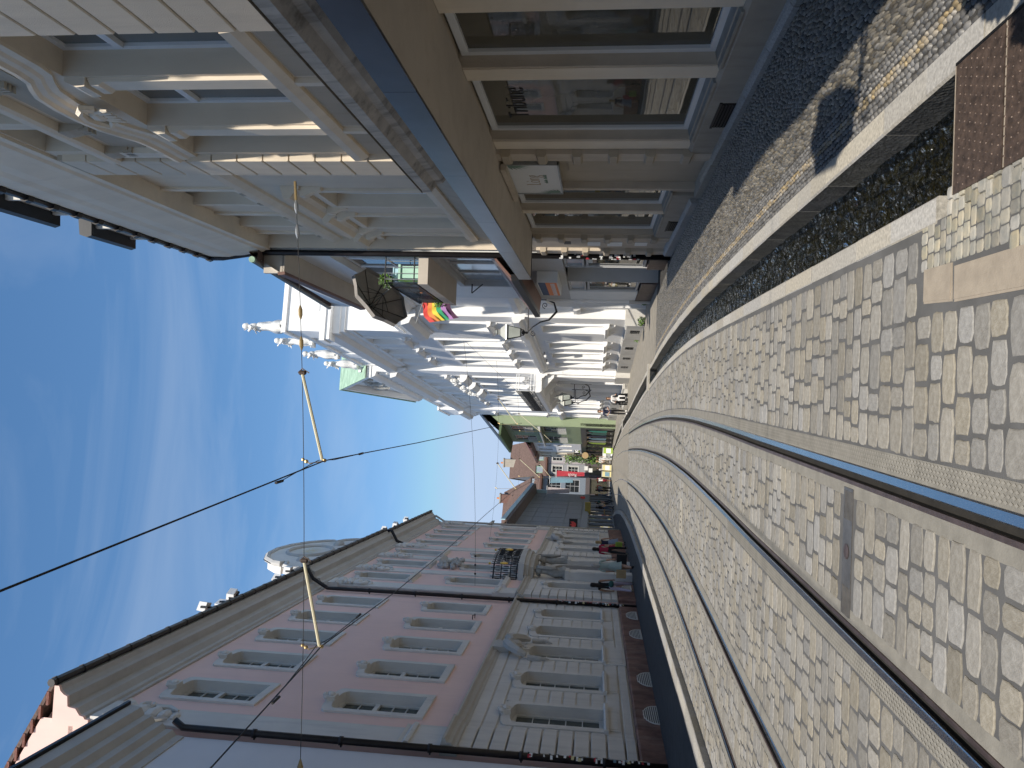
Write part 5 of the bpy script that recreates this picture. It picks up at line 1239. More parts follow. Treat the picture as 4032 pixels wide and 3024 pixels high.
# cornice and parapet of the low wing
for (a, b, o) in ((-3.5, 0, -.15), (-.15, 3.6, .25)):
    MB().prof([(o - .2, 9.2), (o + .08, 9.2), (o + .12, 9.35), (o + .36, 9.45), (o + .42, 9.62), (o + .46, 9.78), (o - .2, 9.82)], a, b).build('low_cornice', 'palace', pa)
    MB().box(a, b, o - .2, o + .10, 9.82, 10.02).build('parapet_base', 'palace', pa); MB().box(a, b, o - .2, o + .12, 10.5, 10.66).build('parapet_cap', 'palace', pa)
    for k in range(int((b - a) / .3)): MB().box(a + .1 + k * .3, a + .24 + k * .3, o - .1, o + .06, 10.02, 10.5).build('parapet_block', 'palace', pa)
# plinth
for (a, b, o, cs) in SEC:
    if o != .30: MB().prof([(-.1, -.6), (o + .12, -.6), (o + .12, .44), (o + .08, .50), (-.1, .52)], a - (.1 if o else 0), b + (.1 if o else 0)).build('plinth', 'palace_base', pa)
for (a, b) in ((15.6, 18.4), (25.6, 28.4)): MB().prof([(-.1, -.6), (.42, -.6), (.42, .44), (.38, .50), (-.1, .52)], a, b).build('plinth', 'palace_base', pa)
# band, cornice, attic
BAND = [(0, 4.62), (.10, 4.64), (.12, 4.76), (.26, 4.86), (.28, 5.08), (.10, 5.16), (0, 5.16)]
COR = [(-.1, 13.45), (.06, 13.45), (.08, 13.62), (.16, 13.70), (.20, 13.95), (.46, 14.05), (.52, 14.22), (.58, 14.40), (-.1, 14.46)]
for (a, b, o, cs) in SEC:
    e = .25 if o else 0
    MB().prof([(x + o, z) for x, z in BAND], a - e * .5, b + e * .5).build('band_course', 'palace', pa)
    if a == 0: continue
    MB().prof([(x + o, z) for x, z in COR], a - e, b + e).build('cornice', 'palace', pa)
    if o: MB().box(a, b, -.3, o + .15, 14.46, 16.35).build('attic', 'palace', pa); MB().prof([(-.3, 16.35), (o + .24, 16.35), (o + .26, 16.5), (-.3, 16.56)], a - .1, b + .1).build('attic_cap', 'palace', pa)
MB().prof([(-.15 + x, z - .02) for x, z in BAND], -3.5, 0).build('band_course', 'palace', pa)
# balustrades over the recessed bays
for (a, b) in ((3.65, 15.7), (28.3, 40.4)):
    MB().box(a, b, -.1, .20, 14.46, 14.95).build('balustrade_base', 'palace', pa); MB().prof([(-.1, 16.1), (.22, 16.1), (.25, 16.25), (-.1, 16.35)], a, b).build('balustrade_rail', 'palace', pa)
    n = 3; L = (b - a) / n
    for k in range(n + 1):
        s = a + L * k; MB().box(max(a, s - .75), min(b, s + .75), -.1, .18, 14.95, 16.1).build('balustrade_pier', 'palace', pa)
    bm = MB().lathe([(.07, 0), (.07, .1), (.05, .2), (.11, .5), (.05, .9), (.07, 1.05), (.07, 1.15)], (0, 0, 0), 6).data('baluster', 'palace', True)
    for k in range(n):
        for i in range(9): link('baluster', bm, pa, (a + L * k + .95 + i * (L - 1.9) / 8, .05, 14.95))
# rusticated middle ground floor and portal
MB().box(18.55, 25.45, -1.35, -1.25, -.5, 4.6).build('porch_back', 'palace', pa)
for c in (20.0, 24.0):
    q = MB(); surround(q, c - 1.0, c + 1.0, -.4, 4.3, .9, .22, -.7, .42, 0, False); q.build('porch_arch', 'palace', pa)
MB().box(21.2, 22.8, -.3, .40, -.5, 4.5).build('porch_pier', 'palace', pa); MB().box(18.4, 25.6, -.2, .36, 4.1, 4.6).build('porch_lintel', 'palace', pa)
for c in (16.9, 27.1): MB().box(c - .85, c + .85, .25, .42, .5, 4.5).build('porch_pilaster', 'palace', pa)
MB().box(18.9, 21.0, -1.25, -1.18, -.4, 3.0).build('porch_door', 'c_black', pa); MB().box(23.0, 25.1, -1.25, -1.18, -.4, 3.0).build('porch_door', 'c_black', pa)
for k in range(3): MB().box(18.2 - k * .0, 25.8, -1.0, .75 + k * .28, -.5, -.05 - k * .13).build('step', 'palace_base', pa)
# balcony
MB().prof([(.2, 4.95), (1.35, 4.95), (1.45, 5.05), (1.48, 5.32), (.2, 5.34)], 15.6, 28.4).build('balcony_slab', 'palace', pa)
for s in (16.1, 19.2, 24.8, 27.9): MB().prof([(.2, 4.2), (.5, 4.25), (.9, 4.6), (1.3, 4.95), (.2, 4.95)], s - .2, s + .2).build('balcony_console', 'palace', pa)
rl = empty('balcony_railing'); rl.parent = pa
def railing(pts, m):
    for z in (5.42, 5.62, 6.36, 6.5): MB().tube([(a, b, z) for a, b in pts], .025, 5).build('rail', m, rl)
    L = [(Vector(pts[i]), Vector(pts[i + 1])) for i in range(len(pts) - 1)]
    for a, b in L:
        n = max(2, int((b - a).length / .26)); q = MB()
        for i in range(n + 1):
            p = a + (b - a) * (i / n); q.tube([(p.x, p.y, 5.34), (p.x, p.y, 6.5)], .014, 4)
            if i < n:
                c = a + (b - a) * ((i + .5) / n); d = (b - a).normalized()
                q.tube([(c.x + d.x * .08 * math.cos(t), c.y + d.y * .08 * math.cos(t), 5.99 + .28 * math.sin(t)) for t in [j * .7 for j in range(10)]], .012, 4)
        q.build('scrollwork', m, rl)
railing([(15.7, .35), (15.7, 1.38)], 'white_paint'); railing([(15.75, 1.40), (28.25, 1.40)], 'iron'); railing([(28.3, .35), (28.3, 1.38)], 'white_paint')
# rich hoods with cartouches over the middle windows
for c in (18.4, 22.0, 25.6):
    MB().prof([(.3, 9.85), (.55, 9.9), (.75, 10.1), (.8, 10.28), (.3, 10.35)], c - 1.15, c + 1.15).build('window_hood', 'palace', pa)
    q = MB(); r = random.Random(int(c))
    for k in range(26): q.ball((c + r.uniform(-.75, .75), .45 + r.uniform(0, .2), 10.4 + r.uniform(0, .6)), r.uniform(.08, .17), 6, 4)
    q.build('hood_carving', 'statue', pa)
# pediment
PC = 22.0
MB().prof([(.1, 14.46), (.45, 14.5), (.5, 14.62), (.5, 15.25), (.78, 15.35), (.9, 15.55), (.1, 15.6)], 15.3, 28.7).build('entablature', 'palace', pa)
for k in range(13): MB().box(15.75 + k * 1.0, 16.25 + k * 1.0, .5, .62, 14.72, 15.2).build('frieze_panel', 'statue', pa)
q = MB(); q.prism([(15.4, 15.6), (28.6, 15.6), (PC, 19.3)], -7, .45); q.build('tympanum', 'statue', pa)
for s in (-1, 1):
    q = MB(); q.prism([(PC + s * 6.75, 15.58), (PC + s * 6.75, 15.86), (PC, 19.72), (PC, 19.35)], .1, .92); q.build('raking_cornice', 'palace', pa)
    q = MB(); q.prism([(PC + s * 6.9, 15.87), (PC + s * 6.9, 15.95), (PC, 19.86), (PC, 19.74)], -7.2, 1.0); q.build('copper_roof', 'copper', pa)
q = MB(); r = random.Random(2)
for k in range(14): q.ball((PC + r.uniform(-2.6, 2.6), .5, 16.3 + r.uniform(0, 1.4)), r.uniform(.2, .42), 7, 4, 1.2, .5)
q.tube([(PC - .9, .6, 16.4), (PC - .6, .6, 17.6), (PC, .6, 17.2), (PC + .6, .6, 17.6), (PC + .9, .6, 16.4)], .12, 6); q.build('tympanum_relief', 'stone_fig', pa)
MB().prof([(-.8, 14.4), (-7, 17.0), (-12, 14.4)], 5.4, 46).build('roof', 'slate', pa)
# far end dormers seen against the sky
q = MB(); q.box(38.5, 46.2, -3.0, -.4, 14.4, 16.6); q.build('roof_house', 'slate', pa)
# cameras and lamps on the facade
for k, (s, z) in enumerate(((9.6, 4.35), (11.9, 4.35))):
    p = paw(s, 0, z); e = empty('security_camera', p, PAZ, ('nearer' if k == 0 else 'farther') + ' small security camera under the band course of the white palace', 'camera', 'cameras on the palace')
    MB().tube([(0, 0, .1), (0, .22, .1)], .02, 5).build('arm', 'iron', e); MB().box(-.12, .16, .18, .30, -.02, .10).build('housing', 'white_paint', e)
# statues on the attic
for k, (s, f, w) in enumerate(((3.95, 'pose_b', 'nearest'), (7.7, 'pose_a', 'second'), (11.7, 'pose_b', 'third'), (15.3, 'pose_a', 'fourth'))):
    statue('roof_statue', paw(s, .1, 16.6), PAZ + (.1 if k % 2 else -.2), 2.0, f, 'statue', '%s draped stone statue on the roofline of the white palace' % w, k + 1, 'statues on the palace roof')
# portal lanterns of the palace
for k, s in enumerate((19.0, 22.0)):
    e = lantern('portal_lantern', paw(s, .42, 2.75), PAZ + math.pi / 2, ('nearer' if k == 0 else 'farther') + ' black scroll lantern beside the palace portal', .9, 'portal lanterns of the palace')
for k, (c, f) in enumerate(((16.62, 'pose_a'), (19.58, 'pose_b'))):
    p = pk_world(c, .42, 2.8); statue('portal_figure', p, PAZ - math.pi / 2 + (.5 if k else -.3) - .1, 1.45, f, 'stone_fig', ('left' if k == 0 else 'right') + ' stone figure under the balcony of the pink house', 9 + k, 'figures flanking the pink portal')
# ------------------------------------------------------------------ houses farther down the street
def far_house(name, label, p0, p1, sg, z1, wm, cols, rows, gf_z=3.1, gfm='black_shop', roof=None, roof_m='tile_roof', eave=.5, win=(1.0, 1.6), depth=8, frame='win_frame', gm='glass_dark', trim=None, cat='house'):
    e = facade_root(name, p0, p1, label, cat, 'houses at the far end of the street'); L = math.hypot(p1[0] - p0[0], p1[1] - p0[1])
    cs = [L * (i + .5) / cols for i in range(cols)]; zb = G(p0[1])
    hs = [(c - win[0] / 2, c + win[0] / 2, z, z + win[1], .2) for c in cs for z in rows]
    wall_mesh(MB(sg), 0, L, gf_z, z1, hs).build('wall', wm, e)
    MB(sg).box(.01, L - .01, -depth, -.5, zb - .3, z1).build('body', wm, e)
    q = MB(sg)
    for s in (0, L - .02): q = MB(sg); q.box(s, s + .02, -depth, 0, zb - .3, z1); q.build('end_wall', wm, e)
    for h in hs:
        window(e, sg, *h[:4], -.16, 2, 3, fm=frame, gm=gm, fw=.08, panes=False)
        if trim: q = MB(sg); surround(q, h[0] + .03, h[1] - .03, h[2] + .03, h[3] - .03, 0, .15, -.1, .04, .12); q.build('window_surround', trim, e)
    MB(sg).box(0, L, -.3, .06, gf_z - .55, gf_z).build('shop_fascia', gfm, e)
    n = max(1, int(L / 2.2))
    for k in range(n): window(e, sg, L * k / n + .1, L * (k + 1) / n - .1, zb + .1, gf_z - .55, -.12, 1, 1, fm=gfm, gm='shop_glass', fw=.09, panes=False, name='shop_window')
    for k in range(n + 1): s = L * k / n; MB(sg).box(max(0, s - .1), min(L, s + .1), -.3, .03, zb - .3, gf_z - .55).build('shop_pier', gfm, e)
    if roof:
        rise, run = roof
        MB(sg).prof([(eave, z1 - .02), (eave, z1 + .12), (-run, z1 + rise), (-run, z1 + rise - .15)], -.15, L + .15).build('roof', roof_m, e)
        MB(sg).prof([(-run, z1 + rise - .15), (-run, z1 + rise), (-2 * run, z1 + .1), (-2 * run, z1)], -.15, L + .15).build('roof', roof_m, e)
        for s in (0, L): q = MB(sg); q.poly([(s, 0, z1), (s, -run, z1 + rise - .1), (s, -2 * run, z1)]); q.build('gable', wm, e)
        MB(sg).prof([(0, z1 - .25), (eave, z1 - .12), (eave + .02, z1 + .06), (0, z1 + .02)], -.1, L + .1).build('eaves', 'green_dark' if wm == 'green_wall' else ('dark_wall' if wm == 'panel_wall' else 'brown_trim'), e)
    return e, L
GB0, GB1 = (-4.0, 77.0), (-6.6, 87.6)
gh, L = far_house('green_house', 'sage green house beyond the white palace with railed windows', GB0, GB1, 1, 11.2, 'green_wall', 2, (4.6, 8.0), 3.1, 'black_shop', (4.0, 3.2), 'slate', 1.25, (3.2, 2.4), 9, 'shop_grey')
MB().box(-.02, .45, .0, .10, -.6, 11.2).build('corner_strip', 'green_wall', gh)
for c in (L * .25, L * .75):
    for z in (4.6, 8.0):
        for k in range(14): MB().tube([(c - 1.5 + k * .23, .12, z), (c - 1.5 + k * .23, .12, z + .9)], .016, 4).build('bar', 'shop_grey', gh)
        MB().tube([(c - 1.6, .12, z + .92), (c + 1.6, .12, z + .92)], .022, 4).build('rail', 'shop_grey', gh)
MB().prof([(0, 7.2), (.5, 7.15), (.5, 7.3), (0, 7.5)], .6, L).build('awning_box', 'shop_grey', gh)
q = MB(); q.box(.2, 1.5, .0, .07, -.2, 2.5); q.build('door', 'black_shop', gh)
for k, (a, m) in enumerate(((2.0, 's_teal'), (3.4, 'c_teal'), (4.9, 'c_navy'), (6.4, 's_blue'), (8.0, 's_grey'), (9.2, 's_lime'))): MB().prism([(a, .4), (a + 1.1, .5), (a + .9, 1.9), (a + .2, 2.3)], .03, .05).build('poster', m, gh)
w5, L5 = far_house('white_narrow_house', 'narrow white house between the green house and the ivy front', (-6.62, 87.7), (-8.05, 93.4), 1, 8.9, 'c_white', 2, (4.3, 6.6), 3.2, 'black_shop', (2.6, 3.0), 'tile_red', .7)
w6, L6 = far_house('cream_ivy_house', 'cream house with an ivy covered front and black hanging sign', (-8.07, 93.5), (-9.1, 97.4), 1, 8.8, 'cream_wall', 2, (5.0, 6.9), 3.0, 'dark_wall', (2.6, 3.0), 'tile_roof', .8, (.9, 1.3))
iv = empty('ivy', (-8.35, 94.0, 0), 0, 'green ivy hanging down the cream house front', 'ivy'); q = MB(); r = random.Random(8)
for k in range(900):
    z = r.uniform(.9, 5.2); p = Vector((-8.3 - (r.uniform(0, 3)) * .26 - r.uniform(.0, .5), 93.4 + r.uniform(0, 3), z)); u = Vector((r.gauss(0, 1), r.gauss(0, 1), r.gauss(0, 1))).normalized(); v = u.orthogonal().normalized(); s = r.uniform(.08, .18)
    p -= Vector((-8.35, 94.0, 0)); q.poly([p - u * s, p + v * s * .5, p + u * s, p - v * s * .5])
tag(q.build('leaves', 'leaf', iv), kind='stuff'); MB().tube([(0, 0, -.3), (-.2, .3, 2.5), (-.1, .8, 5)], .05, 5).build('stem', 'brown_trim', iv)
hs_ = empty('hanging_sign', (-7.7, 91.8, 3.7), .15, 'black square sign with a white K hanging out from the house fronts', 'sign')
MB().box(-.42, .42, -.05, .05, -.35, .35).build('board', 'black_shop', hs_)
lettering('K', 'sign_white', hs_, Matrix(((1, 0, 0, -.05), (0, 0, -1, -.055), (0, 1, 0, -.16), (0, 0, 0, 1))), .6, bold=.02); MB().box(-.2, .2, -.058, -.052, -.27, -.21).build('green_bar', 's_lime', hs_)
MB().tube([(.42, 0, .3), (.9, 0, .3)], .025, 4).build('bracket', 'iron', hs_)
# row closing the view, facing us
far_house('lavender_house', 'greyish lavender house with shuttered windows closing the view', (-8.0, 113.5), (-11.4, 112.5), 1, 8.6, 'lav_wall', 2, (3.9, 6.2), 3.0, 'dark_wall', (6.0, 6.0), 'tile_roof', .5, (.95, 1.5), 9, trim='cornice_grey')
far_house('grey_house', 'grey house with white framed windows next to the lavender one', (-11.42, 112.5), (-13.0, 112.1), 1, 8.6, 'grey_wall', 1, (3.9, 6.2), 2.9, 'dark_wall', (6.0, 6.0), 'tile_roof', .5, (1.0, 1.5), 9, trim='cornice_grey')
dk, _ = far_house('dark_house', 'dark plum house behind the red banner', (-13.02, 112.0), (-14.6, 110.5), 1, 8.4, 'dark_wall', 1, (3.9, 6.2), 2.9, 'dark_wall', (6.0, 6.0), 'tile_roof', .5, (1.0, 1.5))
stl, Ls = far_house('steel_blue_house', 'steel blue house with broad dark window bands', (-12.35, 104.2), (-16.5, 101.5), 1, 8.7, 'steel_wall', 2, (3.5, 6.0), 2.7, 'dark_wall', (5.6, 6.0), 'tile_roof', .6, (1.9, 1.9), 8, 'shop_grey')
# chimneys and dormers on the roofs of the row
for k, (x, y, z0, z1, m) in enumerate(((-12.2, 118, 13.6, 15.4, 'plinth_grey'), (-16.2, 108, 13.2, 14.6, 'brown_trim'))):
    e = empty('chimney', (x, y, z0), 0, ('right' if k == 0 else 'left') + ' chimney on the brown roofs at the end of the street', 'chimney', 'chimneys at the end of the street'); MB().box(-.6, .6, -.4, .4, -2, z1 - z0).build('stack', m, e); MB().box(-.7, .7, -.5, .5, z1 - z0, z1 - z0 + .18).build('cap', 'plinth_grey', e); MB().lathe([(.15, 0), (.12, .4)], (0, 0, z1 - z0 + .18), 8).build('pot', 'terracotta', e)
for k, (x, y) in enumerate(((-9.2, 112.2), (-10.6, 111.9), (-12.4, 111.6), (-13.2, 103.6), (-14.6, 102.6))):
    e = empty('roof_dormer', (x, y + .8, 8.8), .25, 'roof dormer, %s from the right on the roofs closing the view' % ('first', 'second', 'third', 'fourth', 'fifth')[k], 'dormer', 'dormers at the end of the street')
    MB().box(-.5, .5, -.2, 2.0, 0, 1.3).build('cheek', 'copper' if k < 3 else 'brown_trim', e); MB().box(-.38, .38, -.24, -.2, .25, 1.15).build('pane', 'glass_sky', e); MB().prof([(-.3, 1.3), (2.2, 1.3), (2.2, 1.45), (-.3, 1.4)], -.6, .6).build('dormer_roof', 'tile_roof', e)
# panelled blue-grey house on the left, past the pink one
PB0, PB1 = (-11.65, 60), (-12.35, 88)
pb, Lp = far_house('panelled_house', 'blue-grey panelled house front past the pink house under a pale eaves board', PB0, PB1, -1, 8.3, 'panel_wall', 3, (), 2.6, 'steel_wall', (5.0, 6.0), 'tile_roof', 1.0, (1.0, 1.5), 9)
for k in range(9):
    for z in (2.7, 4.1, 5.5, 6.9): MB(-1).box(k * 3.0 + .05, k * 3.0 + 2.95, 0, .04, z + .02, z + 1.36).build('wall_panel', 'panel_wall', pb)
MB(-1).prof([(.98, 8.42), (1.06, 8.42), (1.06, 8.78), (.98, 8.78)], -.1, Lp + .1).build('eaves_board', 'sky_plastic', pb)
MB(-1).box(Lp - .15, Lp + .25, .0, .35, 5.6, 8.2).build('pale_sign_board', 'sky_plastic', pb)
# annexe between the pink house and the panelled one
an = facade_root('annexe', PK0, PK1, 'small tan annexe with a crooked tiled roof behind the pink house', 'house')
MB(-1).box(35.8, 42, -6, -.8, -.5, 9.2).build('wall', 'cornice_grey', an); MB(-1).prof([(-.4, 9.1), (-.4, 9.3), (-5, 11.4), (-5, 11.2)], 35.7, 42.2).build('roof', 'plinth_grey', an)
MB(-1).prism([(36.2, 9.2), (39.5, 9.2), (39.0, 10.9), (36.8, 11.3)], -1.4, -.85).build('dormer_front', 'tan_soffit', an); MB(-1).tube([(36.3, -.75, 11.2), (36.6, -.7, 9.6), (39.5, -.7, 9.2), (40.4, -.6, 8.6)], .07, 6).build('downpipe', 'pipe', an)
# blocks that close the gaps behind the row
struct(MB().box(-60, -16.6, 100, 104, -1, 9).build('far_blocks', 'grey_wall')); struct(MB().box(-7.9, 30, 114, 118, -1, 8).build('far_blocks', 'cream_wall'))
# street signs, banners
def banner(name, label, x, y, z0, z1, w, m, txt=None):
    e = empty(name, (x, y, 0), 0, label, 'banner', 'banners over the far street'); q = MB(); n = 6; pr = None
    for i in range(n + 1):
        t = i / n; c = (q.p(-w / 2 + .25 * t * w, .06 * math.sin(t * 5), z1 + (z0 - z1) * t), q.p(w / 2 - .1 * t * w, .06 * math.sin(t * 5 + 1), z1 + (z0 - z1) * t))
        if pr: q.face((pr[0], pr[1], c[1], c[0]))
        pr = c
    q.build('cloth', m, e, smooth=True); MB().tube([(-w * .7, 0, z1 + .03), (w * .7, 0, z1 + .03)], .03, 4).build('pole', 'white_paint', e)
    if txt: lettering(txt, 'c_white', e, Matrix(((0, -1, 0, .05), (0, 0, -1, -.08), (1, 0, 0, (z0 + z1) / 2 - .2), (0, 0, 0, 1))), .45)
banner('banner', 'red banner with pale lettering hanging over the far street', -9.15, 80, 2.6, 5.5, .6, 's_red', 'Roth')
banner('banner', 'grey-blue banner beside the red one', -10.0, 81, 3.8, 6.2, .6, 's_blue')
banner('banner', 'pale pink banner at the left of the three', -10.95, 80, 4.1, 6.4, .7, 'lav_wall')
e = empty('red_sign', (-12.3, 84, 2.75), 0, 'small red box sign on the panelled house', 'sign'); MB().box(-.3, .3, -.1, .1, -.25, .25).build('box', 'f_red', e); MB().tube([(-.3, 0, 0), (-.6, 0, 0)], .03, 4).build('arm', 'iron', e)
e = empty('tulip_sign', (-10.35, 57.5, 2.72), .15, 'black sign with a red tulip on the corner past the pink house', 'sign')
MB().box(-.45, .45, -.06, .06, 0, .62).build('board', 'black_shop', e)
MB().prism([(-.05, .10), (.12, .12), (.26, .32), (.22, .54), (.12, .40), (.02, .56), (-.08, .40), (-.20, .52), (-.22, .30)], -.085, -.065).build('tulip', 'f_red', e); MB().tube([(-.45, 0, .3), (-.9, 0, .3)], .025, 4).build('arm', 'iron', e)
for k, (x, z, m) in enumerate(((-8.9, 2.5, 'sign_white'), (-9.1, 2.0, 'sign_white'))):
    e = empty('lightbox', (x, 84, z), 0, ('upper' if k == 0 else 'lower') + ' small white lightbox sign right of the banners', 'sign', 'white lightboxes'); MB().box(-.22, .22, -.08, .08, -.2, .2).build('box', m, e); MB().tube([(.22, 0, 0), (.6, 0, 0)], .02, 4).build('arm', 'iron', e)
e = empty('round_sign', (-8.05, 90, 2.7), 0, 'round wooden sign hanging in front of the ivy', 'sign'); MB().tube([(0, -.04, 0), (0, .04, 0)], .38, 14).build('disc', 'kraft', e); MB().tube([(.3, 0, .3), (.8, 0, .3)], .02, 4).build('arm', 'iron', e)
# market stands and boards in front of the far shops
def aboard(label, x, y, m, m2, w=.62, h=1.05):
    e = empty('pavement_board', (x, y, G(y)), 0, label, 'signboard', 'boards outside the far shops'); q = MB()
    q.poly([(-w / 2, -.22, .05), (w / 2, -.22, .05), (w / 2, 0, h), (-w / 2, 0, h)]); q.poly([(-w / 2, .22, .05), (w / 2, .22, .05), (w / 2, 0, h), (-w / 2, 0, h)]); q.build('panel', m, e)
    MB().box(-w / 2, w / 2, -.02, .02, h, h + .06).build('top_rail', 'white_paint', e); q = MB(); q.poly([(-w * .4, -.2, .25), (w * .4, -.2, .25), (w * .4, -.08, .75), (-w * .4, -.08, .75)]); q.build('print', m2, e)
aboard('yellow pavement board leaning in front of the far shops', -9.15, 88, 's_yellow', 'sign_white'); aboard('blue and cream pavement board beside the yellow one', -9.9, 88, 's_yellow', 's_blue')
aboard('lime green pavement board by the ivy', -6.9, 84, 's_lime', 'sign_white'); aboard('white pavement board by the glass door', -7.6, 86, 'sign_white', 's_grey')
for k, (x, y, m) in enumerate(((-10.9, 90, 's_red'), (-11.9, 91, 's_red'))):
    e = empty('post_card_stand', (x, y, G(y)), 0, ('right' if k == 0 else 'left') + ' red topped stand outside the dark shops', 'stand', 'stands outside the far shops'); MB().lathe([(.25, 0), (.05, .05), (.04, 1.1)], (0, 0, 0), 8).build('post', 'iron', e); MB().box(-.3, .3, -.2, .2, 1.1, 1.6).build('top', m, e); MB().box(-.28, .28, -.22, -.2, 1.15, 1.45).build('print', 's_yellow', e)
e = empty('market_stall', (-12.2, 74, G(74)), .1, 'clothes stall with teal and mustard cloth past the pink house', 'stall')
MB().box(-1.2, 1.0, -.5, .5, .85, .95).build('table', 'kraft', e)
for k in range(4): MB().tube([(-1.1 + 1.0 * (k % 2) * 2, -.4 + .8 * (k // 2), 0), (-1.1 + 1.0 * (k % 2) * 2, -.4 + .8 * (k // 2), 2.3)], .03, 4).build('post', 'galv', e)
MB().prof([(-.7, 2.2), (.7, 2.3), (0, 2.75)], -1.2, 1.1).build('cloth_roof', 's_mustard', e); MB().box(-1.2, -.2, -.6, -.5, .95, 1.8).build('hanging_cloth', 's_teal', e)
# bicycle
e = empty('bicycle', (-11.0, 86.5, G(86)), .6, 'dark bicycle parked among the stands far down the street', 'bicycle')
for x in (-.5, .5): MB().tube([(x + .33 * math.cos(t), 0, .34 + .33 * math.sin(t)) for t in [k * .45 for k in range(15)]], .018, 4).build('wheel', 'c_black', e)
q = MB()
for a, b in (((-.5, 0, .34), (0, 0, .32)), ((0, 0, .32), (.36, 0, .85)), ((-.15, 0, .85), (.36, 0, .85)), ((0, 0, .32), (-.2, 0, .95)), ((-.5, 0, .34), (-.15, 0, .85)), ((.5, 0, .34), (.34, 0, 1.0))): q.tube([a, b], .018, 4)
q.build('frame', 's_teal', e); MB().box(-.32, -.1, -.06, .06, .95, 1.0).build('saddle', 'c_black', e); MB().tube([(.34, -.25, 1.02), (.34, .25, 1.02)], .014, 4).build('handlebar', 'iron', e)
# ------------------------------------------------------------------ overhead line
def wire(name, label, pts, r, cat='wire', group='overhead tram wires', m='cable'):
    return top(MB().tube(pts, r, 5), name, m, label, cat, group)
W1 = [(-2.0, -8, 6.05), (-1.69, 5.38, 6.05), (-1.37, 12.4, 6.06), (-1.55, 18.9, 6.04), (-1.86, 32.5, 6.02), (-2.2, 42, 6.05), (-3.6, 60, 6.05), (-6.5, 85, 6.05)]
W2 = [(-5.3, -8, 6.0), (-4.63, 8.67, 5.98), (-4.46, 12.4, 6.02), (-4.77, 16.9, 5.98), (-5.08, 22.8, 5.98), (-5.41, 31.6, 5.98), (-5.9, 42, 6.02), (-7.3, 60, 6.0), (-10.2, 85, 6.0)]
wire('contact_wire', 'tram contact wire running up from the middle of the sky to the palace', W1, .011); wire('contact_wire', 'tram contact wire crossing in front of the pink house', W2, .011)
def span(label, a, b, arms, yoff, sag=.12, ends=True):
    """cross span with pull-off arms; arms: list of (x from, x to, wire z)"""
    e = empty('span_wire', (0, 0, 0), 0, label, 'span wire', 'cross spans over the street'); A, B = Vector(a), Vector(b)
    P = lambda t: A + (B - A) * t - Vector((0, 0, 4 * sag * t * (1 - t)))
    MB().tube([P(i / 16) for i in range(17)], .0065, 4).build('cable', 'cable', e)
    for t in ((.03, .07, .20, .25) if ends else ()):
        p0, p1 = P(t), P(t + .022); MB().tube([p0, p0 + (p1 - p0) * .3, p0 + (p1 - p0) * .7, p1], [.012, .035, .035, .012], 7).build('insulator', 'galv' if t < .1 else 'brass', e)
    if ends:
        p0, p1 = P(0), P(.03); MB().tube([p0, p1], .022, 6).build('wall_tie', 'brass', e); p0, p1 = P(.93), P(.955); MB().tube([p0, (p0 + p1) / 2, p1], [.012, .05, .012], 6).build('turnbuckle', 'brass', e)
    for (x0, x1, zw) in arms:
        t0 = (x0 - A.x) / (B.x - A.x); t1 = (x1 - A.x) / (B.x - A.x); p0 = P(t0); p1 = P(t1); tip = Vector((x1, p1.y, zw + .06))
        MB().tube([p0, tip], .026, 7).build('pull_off_arm', 'cream', e)
        q = MB(); q.lathe([(.02, -.07), (.04, -.05), (.04, .04), (.02, .06)], p0, 8); q.tube([p0 + Vector((.0, 0, .07)), p0 + Vector((.07, 0, .0)), p0 + Vector((0, 0, -.12))], .012, 4); q.build('clamp', 'rust', e)
        q = MB(); q.tube([tip, (x1, p1.y, zw - .01)], .015, 5); q.ball((x1, p1.y, zw + .02), .035, 6, 4); q.build('wire_clip', 'brass', e)
        q = MB(); q.tube([p1 + Vector((0, 0, .02)), p1 + Vector((-.06, 0, -.10)), (x1 - .02, p1.y + .1, zw + .05)], .010, 4); q.ball(p1 + Vector((-.03, 0, -.05)), .035, 6, 4); q.ball(p1 + Vector((0, 0, .01)), .03, 6, 4); q.build('hanger', 'brass', e)
        # stitch wire that carries the contact wire on either side of the arm
        q = MB(); f = W1 if x1 > -3 else W2
        q.tube([(x1 - .12 * (1 if x1 > -3 else .6), p1.y - 1.9, zw - .015), (x1 - .03, p1.y - .6, zw + .07), (x1 + .0, p1.y, zw + .12), (x1 - .05, p1.y + .6, zw + .07), (x1 - .05, p1.y + 1.9, zw - .015)], .007, 4)
        for d in (-1.9, 1.9): q.tube([(x1 - (.12 if d < 0 else .05), p1.y + d - .12, zw - .01), (x1 - (.12 if d < 0 else .05), p1.y + d + .12, zw - .01)], .022, 5)
        q.build('stitch_wire', 'cable', e)
    return e
span('cross span with two cream pull-off arms between the beige house and the pale house', (3.28, 12.4, 6.73), (-7.1, 12.4, 6.33), [(.08, -1.37, 6.05), (-3.06, -4.47, 6.0)], 0)
span('second cross span from the palace to the pink house', (1.35, 44, 7.4), (-9.2, 44, 7.5), [(-.9, -2.28, 6.05), (-4.6, -6.0, 6.02)], 0, .3, False)
span('third cross span past the palace', (-.5, 62, 8.0), (-11.6, 63, 8.0), [(-2.4, -3.75, 6.05), (-6.1, -7.5, 6.0)], 0, .3, False)
span('fourth cross span in front of the green house', (-4.1, 80, 7.6), (-12.3, 80, 7.6), [(-4.6, -5.9, 6.05), (-8.2, -9.6, 6.0)], 0, .3, False)
span('fifth cross span over the near street', (3.3, 2.0, 6.7), (-6.4, 2.0, 6.4), [], 0, .1, False)
a_, b_ = paw(6.6, .05, 8.3), pk_world(13.9, .15, 6.25)
e = empty('span_wire', (0, 0, 0), 0, 'thin slanting span from the palace wall to the pink house above its balcony', 'span wire', 'cross spans over the street')
